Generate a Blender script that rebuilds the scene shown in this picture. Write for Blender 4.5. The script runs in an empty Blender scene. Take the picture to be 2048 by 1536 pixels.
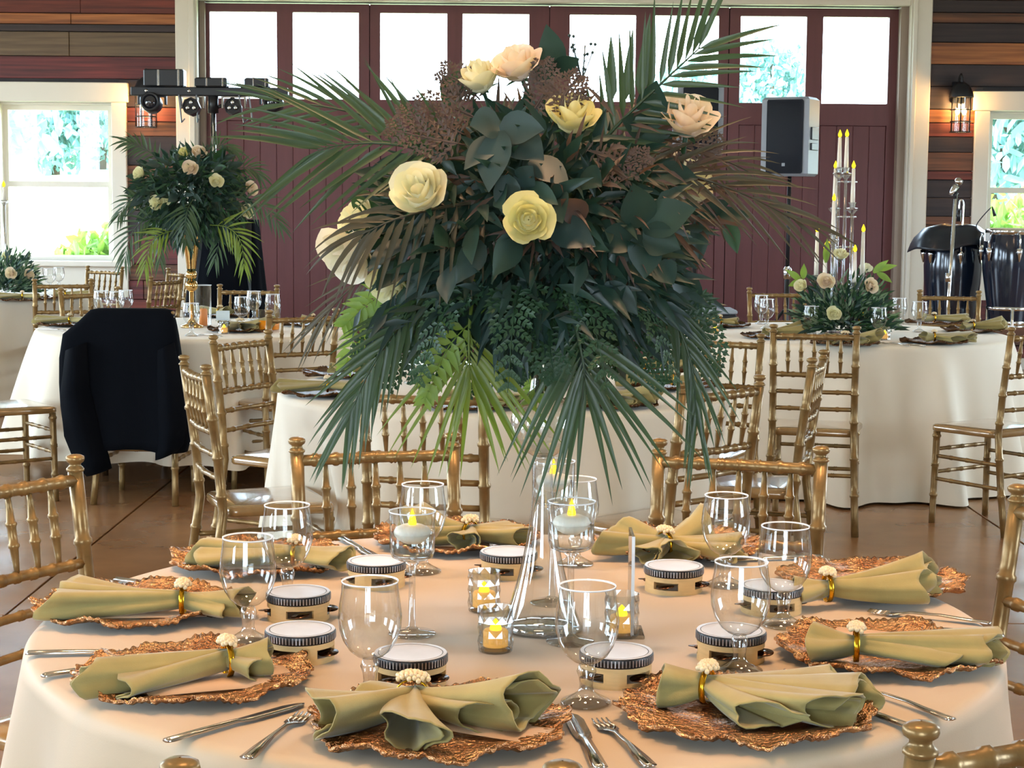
import bpy, math, random
from mathutils import Vector, Matrix, Euler
R_ = math.radians
PI = math.pi
S = bpy.context.scene
COL = S.collection

# ------------------------------------------------------------------ camera, sky, sun, lamps, exposure
F = 3500.0
PITCH = math.atan(363.0 / F)
CAMZ = 1.437
cam = bpy.data.objects.new('camera', bpy.data.cameras.new('camera'))
COL.objects.link(cam)
cam.data.sensor_width = 36.0
cam.data.lens = F / 2048 * 36.0
cam.data.clip_end = 400
MCAM = Matrix.Rotation(PI / 2 - PITCH, 4, 'X') @ Matrix.Rotation(R_(0.5), 4, 'Z')
cam.matrix_world = Matrix.Translation((0, 0, CAMZ)) @ MCAM
S.camera = cam
S.view_settings.view_transform = 'Standard'
S.view_settings.look = 'None'
S.view_settings.gamma = 1
S.view_settings.use_curve_mapping = False
S.view_settings.exposure = 0.75
cy = S.cycles
cy.max_bounces = 10
cy.diffuse_bounces = 4
cy.glossy_bounces = 4
cy.transmission_bounces = 8
cy.transparent_max_bounces = 24
cy.caustics_reflective = False
cy.caustics_refractive = False
cy.sample_clamp_indirect = 4.0
cy.use_denoising = True

world = bpy.data.worlds.new('sky')
S.world = world
world.use_nodes = True
bg = world.node_tree.nodes['Background']
bg.inputs[0].default_value = (0.68, 0.85, 1.0, 1)
bg.inputs[1].default_value = 11.0

sun = bpy.data.objects.new('sun', bpy.data.lights.new('sun', 'SUN'))
sun.data.energy = 9.0
sun.data.angle = 0.02
sun.data.color = (1, 0.95, 0.86)
sun.rotation_euler = (R_(38), 0, R_(-25))
COL.objects.link(sun)


def portal(x, y, z, w, h, rot):
    l = bpy.data.lights.new('window_portal', 'AREA')
    l.shape = 'RECTANGLE'
    l.size, l.size_y = w, h
    l.cycles.is_portal = True
    o = bpy.data.objects.new('window_portal', l)
    o.location = (x, y, z)
    o.rotation_euler = rot
    COL.objects.link(o)


def lamp(x, y, z, e, size, col=(1, 0.60, 0.33), spread=180):
    l = bpy.data.lights.new('ceiling_lamp', 'AREA')
    l.shape = 'DISK'
    l.size = size
    l.energy = e
    l.color = col
    l.spread = R_(spread)
    o = bpy.data.objects.new('ceiling_lamp', l)
    o.location = (x, y, z)
    COL.objects.link(o)


YW = 15.5          # inner face of the far wall
for lx, ly, le in ((-0.8, 3.3, 6.0), (0.8, 3.3, 6.0), (0.0, 2.2, 3.5)):
    lamp(lx, ly, 3.7, le, 0.35, spread=62)
for lx, ly, le in ((-2.6, 3.4, 14), (2.6, 3.4, 14), (0.0, 8.5, 12)):
    lamp(lx, ly, 4.3, le, 0.5)


def P(px, py, z=None, Y=None):
    d = MCAM.to_3x3() @ Vector(((px - 1024) / F, -(py - 768) / F, -1))
    t = (z - CAMZ) / d.z if z is not None else Y / d.y
    return Vector((0, 0, CAMZ)) + d * t


# ------------------------------------------------------------------ mesh helpers
class MB:
    def __init__(s):
        s.v = []
        s.f = []

    def add(s, vs, fs):
        b = len(s.v)
        s.v += [tuple(v) for v in vs]
        s.f += [tuple(i + b for i in f) for f in fs]

    def box(s, x0, x1, y0, y1, z0, z1, m=None):
        vs = [Vector((x, y, z)) for z in (z0, z1) for y in (y0, y1) for x in (x0, x1)]
        if m:
            vs = [m @ v for v in vs]
        s.add(vs, [(0, 2, 3, 1), (4, 5, 7, 6), (0, 1, 5, 4), (2, 6, 7, 3), (0, 4, 6, 2), (1, 3, 7, 5)])

    def cbox(s, x0, x1, y0, y1, z0, z1, c, m=None):
        """box with chamfered edges: an octagonal loop lofted through four levels"""
        def loop(k, z):
            a, b, d, e = x0 + k, x1 - k, y0 + k, y1 - k
            return [(a + c, d, z), (b - c, d, z), (b, d + c, z), (b, e - c, z), (b - c, e, z), (a + c, e, z), (a, e - c, z), (a, d + c, z)]
        L = [loop(c, z0), loop(0, z0 + c), loop(0, z1 - c), loop(c, z1)]
        s.loft(L, m=m)

    def loft(s, loops, m=None, cap=True, closed=True):
        n = len(loops[0])
        vs = [Vector(p) for l in loops for p in l]
        if m:
            vs = [m @ v for v in vs]
        fs = []
        for i in range(len(loops) - 1):
            for j in range(n if closed else n - 1):
                k = (j + 1) % n
                fs.append((i * n + j, i * n + k, (i + 1) * n + k, (i + 1) * n + j))
        if cap:
            fs.append(tuple(range(n - 1, -1, -1)))
            fs.append(tuple((len(loops) - 1) * n + j for j in range(n)))
        s.add(vs, fs)

    def tube(s, pts, rad, n=8, cap=True):
        pts = [Vector(p) for p in pts]
        if not isinstance(rad, (list, tuple)):
            rad = [rad] * len(pts)
        ref = None
        loops = []
        for i, p in enumerate(pts):
            t = (pts[min(i + 1, len(pts) - 1)] - pts[max(i - 1, 0)])
            t = t.normalized() if t.length > 1e-9 else Vector((0, 0, 1))
            if ref is None:
                ref = Vector((1, 0, 0)) if abs(t.x) < 0.8 else Vector((0, 1, 0))
            a = (ref - t * ref.dot(t)).normalized()
            b = t.cross(a)
            ref = a
            loops.append([p + (a * math.cos(2 * PI * j / n) + b * math.sin(2 * PI * j / n)) * rad[i] for j in range(n)])
        s.loft(loops, cap=cap)

    def lathe(s, prof, n=24, m=None, cap=False, at=(0, 0, 0)):
        at = Vector(at)
        loops = [[Vector((r * math.cos(2 * PI * j / n), r * math.sin(2 * PI * j / n), z)) + at for j in range(n)] for r, z in prof]
        s.loft(loops, m=m, cap=cap)

    def grid(s, rows, wrap=False):
        s.loft(rows, cap=False, closed=wrap)

    def ball(s, c, r, n=8, k=5, sz=1.0):
        s.lathe([(max(r * math.sin(PI * i / k), 1e-5), -r * sz * math.cos(PI * i / k)) for i in range(k + 1)], n, at=c)


def obj(name, mb, mat, parent=None, loc=None, flat=False, bevel=0, solid=0, kind=None):
    me = bpy.data.meshes.new(name)
    me.from_pydata(mb.v, [], mb.f)
    if not flat:
        me.polygons.foreach_set('use_smooth', [True] * len(me.polygons))
    me.materials.append(mat)
    me.update()
    o = bpy.data.objects.new(name, me)
    COL.objects.link(o)
    if parent:
        o.parent = parent
    if loc:
        o.location = loc
    if bevel:
        b = o.modifiers.new('bevel', 'BEVEL')
        b.width = bevel
        b.segments = 2
    if solid:
        b = o.modifiers.new('solid', 'SOLIDIFY')
        b.thickness = solid
        b.offset = 0
    if kind:
        o['kind'] = kind
    return o


def smooth_edges(o, ang=40):
    me = o.data
    try:
        me.set_sharp_from_angle(angle=R_(ang))
    except Exception:
        pass
    return o


def tag(o, label, cat, group=None):
    o['label'] = label
    o['category'] = cat
    if group:
        o['group'] = group
    return o


def thing(name, label, cat, loc=(0, 0, 0), rz=0.0, group=None):
    o = bpy.data.objects.new(name, None)
    o.empty_display_size = 0.05
    COL.objects.link(o)
    o.location = loc
    o.rotation_euler = (0, 0, rz)
    return tag(o, label, cat, group)


KIDS = {}


def finish(root):
    """remember the parts of a prototype so it can be copied"""
    KIDS[root.name] = [(c, list(c.children)) for c in root.children]
    return root


def dup(root, label, loc, rz=0.0, group=None):
    r = root.copy()
    COL.objects.link(r)
    r.location = loc
    r.rotation_euler = (0, 0, rz)
    r['label'] = label
    if group:
        r['group'] = group
    for c, gs in KIDS.get(root.name, []):
        d = c.copy()
        COL.objects.link(d)
        d.parent = r
        for g in gs:
            e = g.copy()
            COL.objects.link(e)
            e.parent = d
    return r


def struct(name, mb, mat, parent=None, flat=True, **k):
    o = obj(name, mb, mat, parent, flat=flat, **k)
    if not parent:
        o['kind'] = 'structure'
    return o


# ------------------------------------------------------------------ materials
MATS = {}


def srgb(r, g, b):
    return tuple(((c / 255) / 12.92 if c / 255 <= 0.04045 else ((c / 255 + 0.055) / 1.055) ** 2.4) for c in (r, g, b))


def mat(name, col, rough=0.5, metal=0.0, noise=0.0, scale=8.0, bump=0.0, bscale=60.0, stretch=(1, 1, 1), spec=0.5, sheen=0.0, col2=None, trans=0.0, emit=0.0):
    m = bpy.data.materials.new(name)
    m.use_nodes = True
    nt = m.node_tree
    N, L = nt.nodes, nt.links
    p = N['Principled BSDF']
    c = (*col, 1)
    p.inputs['Base Color'].default_value = c
    p.inputs['Roughness'].default_value = rough
    p.inputs['Metallic'].default_value = metal
    p.inputs['Specular IOR Level'].default_value = spec
    if sheen:
        p.inputs['Sheen Weight'].default_value = sheen
    if emit:
        p.inputs['Emission Color'].default_value = c
        p.inputs['Emission Strength'].default_value = emit
    tc = N.new('ShaderNodeTexCoord')
    mp = N.new('ShaderNodeMapping')
    mp.inputs['Scale'].default_value = stretch
    L.new(tc.outputs['Object'], mp.inputs['Vector'])
    if noise or col2:
        nz = N.new('ShaderNodeTexNoise')
        nz.inputs['Scale'].default_value = scale
        nz.inputs['Detail'].default_value = 5
        L.new(mp.outputs[0], nz.inputs['Vector'])
        rp = N.new('ShaderNodeValToRGB')
        c2 = col2 if col2 else tuple(x * (1 - noise) for x in col)
        rp.color_ramp.elements[0].color = (*c2, 1)
        rp.color_ramp.elements[1].color = c if col2 else (*[min(1, x * (1 + noise * 0.6)) for x in col], 1)
        rp.color_ramp.elements[0].position = 0.3
        rp.color_ramp.elements[1].position = 0.7
        L.new(nz.outputs[0], rp.inputs[0])
        L.new(rp.outputs[0], p.inputs['Base Color'])
    if bump:
        nb = N.new('ShaderNodeTexNoise')
        nb.inputs['Scale'].default_value = bscale
        nb.inputs['Detail'].default_value = 3
        L.new(mp.outputs[0], nb.inputs['Vector'])
        bp = N.new('ShaderNodeBump')
        bp.inputs['Strength'].default_value = bump
        bp.inputs['Distance'].default_value = 0.01
        L.new(nb.outputs[0], bp.inputs['Height'])
        L.new(bp.outputs[0], p.inputs['Normal'])
    if trans:
        tr = N.new('ShaderNodeBsdfTranslucent')
        tr.inputs[0].default_value = (min(1, col[0] * 1.9), min(1, col[1] * 1.7), col[2] * 0.8, 1)
        mx = N.new('ShaderNodeMixShader')
        mx.inputs[0].default_value = trans
        L.new(p.outputs[0], mx.inputs[1])
        L.new(tr.outputs[0], mx.inputs[2])
        L.new(mx.outputs[0], N['Material Output'].inputs[0])
    MATS[name] = m
    return m


def thin_glass(name, tint=(0.97, 0.985, 0.98), ior=1.5, rough=0.0, add=0.0, dark=0.55):
    m = bpy.data.materials.new(name)
    m.use_nodes = True
    nt = m.node_tree
    N, L = nt.nodes, nt.links
    N.remove(N['Principled BSDF'])
    t = N.new('ShaderNodeBsdfTransparent')
    tm = N.new('ShaderNodeMixRGB')
    tm.inputs[1].default_value = (*tint, 1)
    tm.inputs[2].default_value = (*[c * dark for c in tint], 1)  # edge darkening put into the tint, standing in for refraction
    g = N.new('ShaderNodeBsdfGlossy')
    g.inputs['Roughness'].default_value = rough
    lw = N.new('ShaderNodeLayerWeight')
    lw.inputs[0].default_value = 0.5
    pw = N.new('ShaderNodeMath')
    pw.operation = 'POWER'
    pw.inputs[1].default_value = 2.6
    L.new(lw.outputs['Facing'], pw.inputs[0])
    L.new(pw.outputs[0], tm.inputs[0])
    L.new(tm.outputs[0], t.inputs[0])
    f0 = ((ior - 1) / (ior + 1)) ** 2 + add
    ml = N.new('ShaderNodeMath')
    ml.operation = 'MULTIPLY_ADD'
    ml.inputs[1].default_value = 0.85 - f0
    ml.inputs[2].default_value = f0
    L.new(pw.outputs[0], ml.inputs[0])
    mx = N.new('ShaderNodeMixShader')
    L.new(ml.outputs[0], mx.inputs[0])
    L.new(t.outputs[0], mx.inputs[1])
    L.new(g.outputs[0], mx.inputs[2])
    L.new(mx.outputs[0], N['Material Output'].inputs[0])
    return m


def glass(name, col=(1, 1, 1), ior=1.5, rough=0.0):
    m = bpy.data.materials.new(name)
    m.use_nodes = True
    p = m.node_tree.nodes['Principled BSDF']
    p.inputs['Base Color'].default_value = (*col, 1)
    p.inputs['Roughness'].default_value = rough
    p.inputs['Transmission Weight'].default_value = 1
    p.inputs['IOR'].default_value = ior
    return m


def emit(name, col, st):
    m = bpy.data.materials.new(name)
    m.use_nodes = True
    nt = m.node_tree
    nt.nodes.remove(nt.nodes['Principled BSDF'])
    e = nt.nodes.new('ShaderNodeEmission')
    e.inputs[0].default_value = (*col, 1)
    e.inputs[1].default_value = st
    nt.links.new(e.outputs[0], nt.nodes['Material Output'].inputs[0])
    return m


GOLDCH = mat('chair_gold', srgb(146, 117, 72), 0.33, 0.45, noise=0.25, scale=30, bump=0.06, bscale=90)
SEATM = mat('seat_gold', srgb(165, 128, 78), 0.2, 0.2, noise=0.18, scale=14, spec=1.0)
SEATM.node_tree.nodes['Principled BSDF'].inputs['Coat Weight'].default_value = 1.0
SEATM.node_tree.nodes['Principled BSDF'].inputs['Coat Roughness'].default_value = 0.1
CLOTH = mat('ivory_cloth', srgb(232, 220, 198), 0.75, bump=0.05, bscale=500, sheen=0.2)
CLOTHM = mat('lamp_toned_cloth', srgb(196, 174, 144), 0.55, bump=0.04, bscale=500, sheen=0.3)  # ivory cloth toned peach, the warm lamp light put into its colour
SAGE = mat('sage_napkin', srgb(162, 147, 90), 0.8, noise=0.12, scale=20, bump=0.08, bscale=700, sheen=0.3)
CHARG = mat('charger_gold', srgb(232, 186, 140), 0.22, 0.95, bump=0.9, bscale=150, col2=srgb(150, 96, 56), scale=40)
CARD = mat('blush_card', srgb(208, 174, 144), 0.7)
PEARL = mat('pearl', srgb(226, 204, 164), 0.18, 0.0, spec=0.8)
BRASS = mat('brass_band', srgb(212, 160, 40), 0.22, 1.0)
SILVER = mat('cutlery_steel', srgb(200, 194, 186), 0.16, 1.0)
CHROME = mat('chrome', srgb(225, 228, 230), 0.12, 1.0)
TGLASS = thin_glass('thin_glass', ior=1.55, add=0.045)
PANE = thin_glass('window_glass', (0.97, 0.99, 1.0), 1.45)
SGLASS = thin_glass('solid_glass', (0.95, 0.96, 0.96), 1.5, 0.0, 0.10, .85)
CRYSTAL = thin_glass('cut_crystal', (0.95, 0.97, 1.0), 1.55, 0.08, 0.25, .85)
WATER = thin_glass('water', (0.96, 0.98, 0.98), 1.33)
RIMGLINT = mat('rim_glint', (0.85, 0.88, 0.92), 0.08, 0.0, spec=1.0)  # opaque white stands in for the bright glint along glass edges
WAX = mat('white_wax', srgb(246, 240, 226), 0.45)
WAXW = mat('amber_wax', srgb(240, 176, 84), 0.5, emit=0.35)
FLAME = emit('led_flame', (1.0, 0.62, 0.02), 2.2)
FLAMEY = emit('led_flame_yellow', (1.0, 0.78, 0.02), 1.6)
TWOOD = mat('tambourine_wood', srgb(226, 190, 132), 0.4, noise=0.1, scale=30, stretch=(1, 1, 6))
DRUMHEAD = mat('drum_skin', srgb(198, 204, 216), 0.35, noise=0.06, scale=30)
BLACKM = mat('black_band', (0.012, 0.012, 0.014), 0.4)
TACK = mat('tack_steel', srgb(190, 190, 196), 0.3, 0.9)
JINGLE = mat('jingle_bronze', srgb(92, 66, 52), 0.2, 1.0)
BLACKC = mat('black_wool', srgb(8, 11, 17), 0.95, bump=0.1, bscale=400, spec=0.1)
BLACKP = mat('black_plastic', (0.012, 0.013, 0.016), 0.35)
GRILL = mat('speaker_grille', srgb(10, 18, 32), 0.7, bump=0.2, bscale=900)
GREYP = mat('speaker_grey', srgb(150, 156, 166), 0.4)
CONGA = mat('conga_lacquer', (0.008, 0.014, 0.03), 0.12, 0.1, spec=0.8)
SKIN = mat('conga_skin', srgb(220, 208, 180), 0.5)
WHITET = mat('white_trim', srgb(228, 222, 208), 0.45)
GREYJ = mat('jamb_paint', srgb(150, 132, 118), 0.55)
DOORR = mat('barn_red_paint', srgb(104, 58, 60), 0.5, noise=0.1, scale=3, stretch=(6, 1, 0.6))
LANT = mat('lantern_black', (0.02, 0.022, 0.026), 0.4, 0.4)
BULB = emit('warm_bulb', (1.0, 0.62, 0.25), 14)
LEAFD = mat('leaf_dark', srgb(40, 66, 58), 0.4, noise=0.3, scale=14, trans=0.18, spec=0.45)
LEAFB = mat('leaf_haze_blue', srgb(48, 70, 68), 0.42, noise=0.25, scale=20, trans=0.12)  # bluish base carries the haze over the shaded leaves
PALM = mat('palm_green', srgb(62, 86, 58), 0.38, noise=0.3, scale=9, trans=0.25)
PALMB = mat('palm_bronze', srgb(80, 76, 60), 0.4, noise=0.35, scale=9, trans=0.2)
PALMY = mat('palm_lime', srgb(112, 134, 52), 0.4, noise=0.25, scale=9, trans=0.35)
FERN = mat('fern_green', srgb(50, 84, 58), 0.45, noise=0.3, scale=20, trans=0.3)
FERNL = mat('fern_light', srgb(128, 160, 76), 0.45, noise=0.25, scale=20, trans=0.35)
COPPER = mat('copper_fern', srgb(92, 74, 66), 0.5, noise=0.3, scale=20, trans=0.2)
STEM = mat('stem_green', srgb(70, 84, 56), 0.5)
ROSEC = mat('rose_cream', srgb(240, 234, 204), 0.55, noise=0.06, scale=20, trans=0.22)
ROSEP = mat('rose_blush', srgb(244, 222, 206), 0.55, noise=0.06, scale=20, trans=0.22)
ROSEY = mat('rose_yellow', srgb(232, 222, 168), 0.55, noise=0.08, scale=20, trans=0.2)
ROSEW = mat('rose_white', srgb(248, 240, 226), 0.55, noise=0.05, scale=20, trans=0.22)
MASS = mat('eucalyptus_grey', srgb(120, 146, 124), 0.5, noise=0.25, scale=20, trans=0.2)
GOLDV = mat('polished_gold', srgb(226, 186, 120), 0.12, 1.0)
AMBER = thin_glass('amber_drink', (1.0, 0.5, 0.08), 1.33)
TERRA = mat('orange_candle', srgb(214, 130, 70), 0.5, emit=0.15)  # faint glow put into the wax; this candle has no flame
LAWN = mat('lawn', srgb(190, 200, 150), 0.9, noise=0.3, scale=2)
TREEM = mat('hazed_foliage', srgb(112, 154, 166), 0.7, noise=0.25, scale=1.2, trans=0.25)  # pale blue colour stands in for haze over the distant trees
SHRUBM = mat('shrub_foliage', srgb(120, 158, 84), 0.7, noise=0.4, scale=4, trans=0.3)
BARK = mat('bark', srgb(84, 70, 58), 0.9)
CEIL = mat('ceiling_board', srgb(228, 226, 222), 0.7, noise=0.06, scale=3, stretch=(0.4, 6, 1))  # unseen ceiling, set pale to bounce cooler fill light
WALLS = mat('side_wall_board', srgb(206, 203, 198), 0.65, noise=0.08, scale=3, stretch=(6, 0.4, 6))  # out of view, whitened to throw more fill into the hall
FLOORM = mat('stained_concrete', srgb(150, 108, 72), 0.24, noise=0.28, scale=2.2, bump=0.02, bscale=30, spec=0.5)
JOINT = mat('floor_joint', srgb(56, 42, 32), 0.8)
# ------------------------------------------------------------------ the setting
rnd = random.Random(7)
WX = 7.0
mb = MB(); mb.box(-WX, WX, -6.2, YW + 0.35, -0.12, -0.018)
floor = struct('floor', mb, JOINT)
xs = [-WX] + [x for x in (-5.7, -1.75, 2.2, 6.15)] + [WX]
ys = [-6.2, -5.9, -1.95, 2.0, 5.95, 9.9, 13.85, YW]
for i in range(len(xs) - 1):
    for j in range(len(ys) - 1):
        mb = MB(); mb.cbox(xs[i] + .005, xs[i + 1] - .005, ys[j] + .005, ys[j + 1] - .005, -0.018, 0, .002)
        struct('slab', mb, FLOORM, floor)
mb = MB(); mb.box(-WX - .2, WX + .2, -6.4, YW + .35, 5.0, 5.2)
struct('ceiling', mb, CEIL)

PAL = [mat('plank_red', srgb(132, 60, 48), 0.6, stretch=(0.5, 1, 13), scale=2.4, col2=srgb(70, 34, 30)),
       mat('plank_orange', srgb(184, 116, 66), 0.6, stretch=(0.5, 1, 13), scale=2.4, col2=srgb(104, 60, 38)),
       mat('plank_dark', srgb(62, 48, 48), 0.6, stretch=(0.5, 1, 13), scale=2.4, col2=srgb(34, 28, 32)),
       mat('plank_greybrown', srgb(118, 98, 74), 0.6, stretch=(0.5, 1, 13), scale=2.4, col2=srgb(82, 66, 52)),
       mat('plank_brown', srgb(128, 82, 56), 0.6, stretch=(0.5, 1, 13), scale=2.4, col2=srgb(64, 42, 34)),
       mat('plank_wine', srgb(118, 50, 50), 0.6, stretch=(0.5, 1, 13), scale=2.4, col2=srgb(66, 32, 34))]


def wz(px, py):
    return P(px, py, Y=YW).z


def wx(px, py):
    return P(px, py, Y=YW).x


# openings of the far wall (metres)
DX0, DX1, DZ = wx(398, 300), wx(1814, 200), wz(1024, 6)      # barn door opening
LW = (wx(-250, 350), wx(226, 350), wz(226, 522), wz(226, 205))    # left double window, clear opening
RW = (wx(1974, 350), wx(2440, 350), wz(1980, 528), wz(1980, 222))
mb = MB()
yb0, yb1 = YW + .03, YW + .22
TOP = 5.0
for x0, x1, z0, z1 in ((-WX - .2, LW[0], 0, TOP), (LW[0], LW[1], 0, LW[2]), (LW[0], LW[1], LW[3], TOP), (LW[1], DX0, 0, TOP), (DX0, DX1, DZ, TOP),
                       (DX1, RW[0], 0, TOP), (RW[0], RW[1], 0, RW[2]), (RW[0], RW[1], RW[3], TOP), (RW[1], WX + .2, 0, TOP)):
    mb.box(x0, x1, yb0, yb1, z0, z1)
wall_back = struct('wall_back', mb, PAL[2])
rowsL = [(-200, -130, 4), (-130, -70, 0), (-70, -20, 3), (-20, 27, 0), (27, 49, 1), (49, 64, 2), (64, 113, 3), (113, 158, 5), (158, 190, 2), (190, 214, 4), (214, 243, 0), (243, 272, 4), (272, 330, 2), (330, 372, 4),  # red row level with the lantern has its glow put into the colour
         (372, 420, 3), (420, 470, 2), (470, 528, 5), (528, 560, 4), (560, 598, 5), (598, 620, 0), (620, 660, 4), (660, 700, 3), (700, 728, 2)]
rowsR = [(-200, -130, 0), (-130, -60, 3), (-60, 0, 4), (0, 25, 2), (25, 46, 5), (46, 85, 2), (85, 129, 1), (129, 173, 2), (173, 219, 0), (219, 246, 1), (246, 274, 0), (274, 305, 2), (305, 342, 4), (342, 360, 0), (360, 396, 2),  # orange and red rows by the lantern are coloured as lit by it
         (396, 433, 5), (433, 450, 1), (450, 500, 5), (500, 548, 4), (548, 590, 0), (590, 640, 5), (640, 690, 4), (690, 728, 0)]
cuts = {'L': [LW], 'R': [RW]}
for side, rows, xa, xb in (('L', rowsL, -6.2, DX0), ('R', rowsR, DX1, 6.2)):
    pxr = 200 if side == 'L' else 1900
    w = cuts[side][0]
    for a, b, c in rows:
        z1, z0 = wz(pxr, a), wz(pxr, b)
        z0 = max(z0, 0.1)
        spans = [(xa, xb)]
        if z0 < w[3] + .17 and z1 > w[2] - .1:
            spans = [(xa, w[0] - .06), (w[1] + .06, xb)]
        for s0, s1 in spans:
            if s1 - s0 < .05:
                continue
            x = s0
            while x < s1 - .01:
                e = min(s1, x + rnd.uniform(1.3, 3.2))
                if s1 - e < .4:
                    e = s1
                d = rnd.uniform(0, .012)
                mb = MB(); mb.cbox(x + .002, e - .002, YW - .005 - d, yb0 + .005, z0 + .003, z1 - .003, .003)
                k = c if rnd.random() < .8 else rnd.choice((c, 2, 4))
                struct('plank', mb, PAL[k], wall_back)
                x = e
# side walls and the wall behind the camera, with unseen openings added and sized for daylight fill
mb = MB()
wins = [(-3.5, -1.3), (0.6, 2.8), (4.6, 6.8), (8.6, 10.8), (12.4, 14.2)]
prev = -6.2
for a, b in wins:
    mb.box(-WX - .2, -WX, prev, a, 0, TOP); mb.box(-WX - .2, -WX, a, b, 0, .9); mb.box(-WX - .2, -WX, a, b, 2.9, TOP)
    portal(-WX - .1, (a + b) / 2, 1.9, b - a, 2.0, (0, -PI / 2, 0))
    prev = b
mb.box(-WX - .2, -WX, prev, YW + .3, 0, TOP)
struct('wall_left', mb, WALLS)
mb = MB()
prev = -6.2
for a, b in wins[1:4:2]:
    mb.box(WX, WX + .2, prev, a, 0, TOP); mb.box(WX, WX + .2, a, b, 0, .9); mb.box(WX, WX + .2, a, b, 2.9, TOP)
    portal(WX + .1, (a + b) / 2, 1.9, b - a, 2.0, (0, PI / 2, 0))
    prev = b
mb.box(WX, WX + .2, prev, YW + .3, 0, TOP)
struct('wall_right', mb, WALLS)
mb = MB()
mb.box(-WX - .2, -2.4, -6.4, -6.2, 0, TOP); mb.box(.8, WX + .2, -6.4, -6.2, 0, TOP); mb.box(-2.4, .8, -6.4, -6.2, 2.8, TOP)
struct('wall_front', mb, WALLS)
portal(-.8, -6.3, 1.4, 3.2, 2.8, (PI / 2, 0, 0))

# white casing round the barn doors
mb = MB()
mb.cbox(DX0 - .19, DX0 + .0, YW - .05, YW + .06, 0, DZ + .24, .008); mb.cbox(DX0 - .07, DX0 - .02, YW - .075, YW - .05, 0, DZ + .1, .006)
struct('trim_1', mb, WHITET)
mb = MB()
mb.cbox(DX1, DX1 + .19, YW - .05, YW + .06, 0, DZ + .24, .008); mb.cbox(DX1 + .02, DX1 + .06, YW - .075, YW - .05, 0, DZ + .1, .006)
struct('trim_2', mb, WHITET)
mb = MB(); mb.cbox(DX0, DX1, YW - .05, YW + .06, DZ, DZ + .24, .008)
struct('trim_3', mb, WHITET)
mb = MB(); mb.box(DX0, DX0 + .05, YW + .06, YW + .3, 0, DZ); mb.box(DX1 - .07, DX1, YW + .02, YW + .3, 0, DZ)
struct('trim_4', mb, GREYJ)
for k, (a, b) in enumerate(((-WX, DX0 - .19), (DX1 + .19, WX))):
    mb = MB(); mb.cbox(a, b, YW - .03, YW + .04, 0, .1, .006)
    struct('baseboard_%s' % ('left', 'right')[k], mb, WHITET)

# barn doors: four leaves, each two panes over upright boards
YD = YW + .12
leaf = [DX0 + .02, wx(737, 110), wx(1099, 110), wx(1461, 110), DX1 - .03]
pane_px = [((415, 550), (582, 715)), ((758, 893), (924, 1058)), ((1140, 1273), (1307, 1440)), ((1484, 1617), (1650, 1783))]
zp0, zp1 = wz(1024, 200), wz(1024, 25)
zrail = wz(1024, 244)
for i in range(4):
    x0, x1 = leaf[i] + .004, leaf[i + 1] - .004
    px = [(wx(a, 110), wx(b, 110)) for a, b in pane_px[i]]
    mb = MB()
    zt = DZ - .01
    mb.box(x0, px[0][0], YD, YD + .06, 0.02, zt); mb.box(px[1][1], x1, YD, YD + .06, 0.02, zt)
    mb.box(px[0][1], px[1][0], YD, YD + .06, zrail, zp1)
    mb.box(px[0][0], px[1][1], YD, YD + .06, zp1, zt)
    mb.box(px[0][0], px[0][1], YD, YD + .06, zrail, zp0); mb.box(px[1][0], px[1][1], YD, YD + .06, zrail, zp0)
    mb.box(px[0][0], px[1][1], YD, YD + .06, .02, .3); mb.box(px[0][0], px[1][1], YD + .04, YD + .06, .3, zrail)
    if i:
        mb.box(x0 - .02, x0 + .02, YD + .062, YD + .08, .02, zt)
    door = struct('door_%d' % (i + 1), mb, DOORR)
    for a, b in px:
        mb = MB(); mb.box(a - .005, b + .005, YD + .028, YD + .034, zp0 - .005, zp1 + .005)
        struct('pane', mb, PANE, door)
    a, b = px[0][0], px[1][1]
    n = max(1, round((b - a) / .138))
    for k in range(n):
        w = (b - a) / n
        mb = MB(); mb.cbox(a + k * w, a + (k + 1) * w, YD + .015, YD + .045, .3, zrail, .006)
        struct('plank', mb, DOORR, door)
portal((DX0 + DX1) / 2, YW + .33, (zp0 + zp1) / 2, DX1 - DX0 - .2, zp1 - zp0, (-PI / 2, 0, 0))


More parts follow.
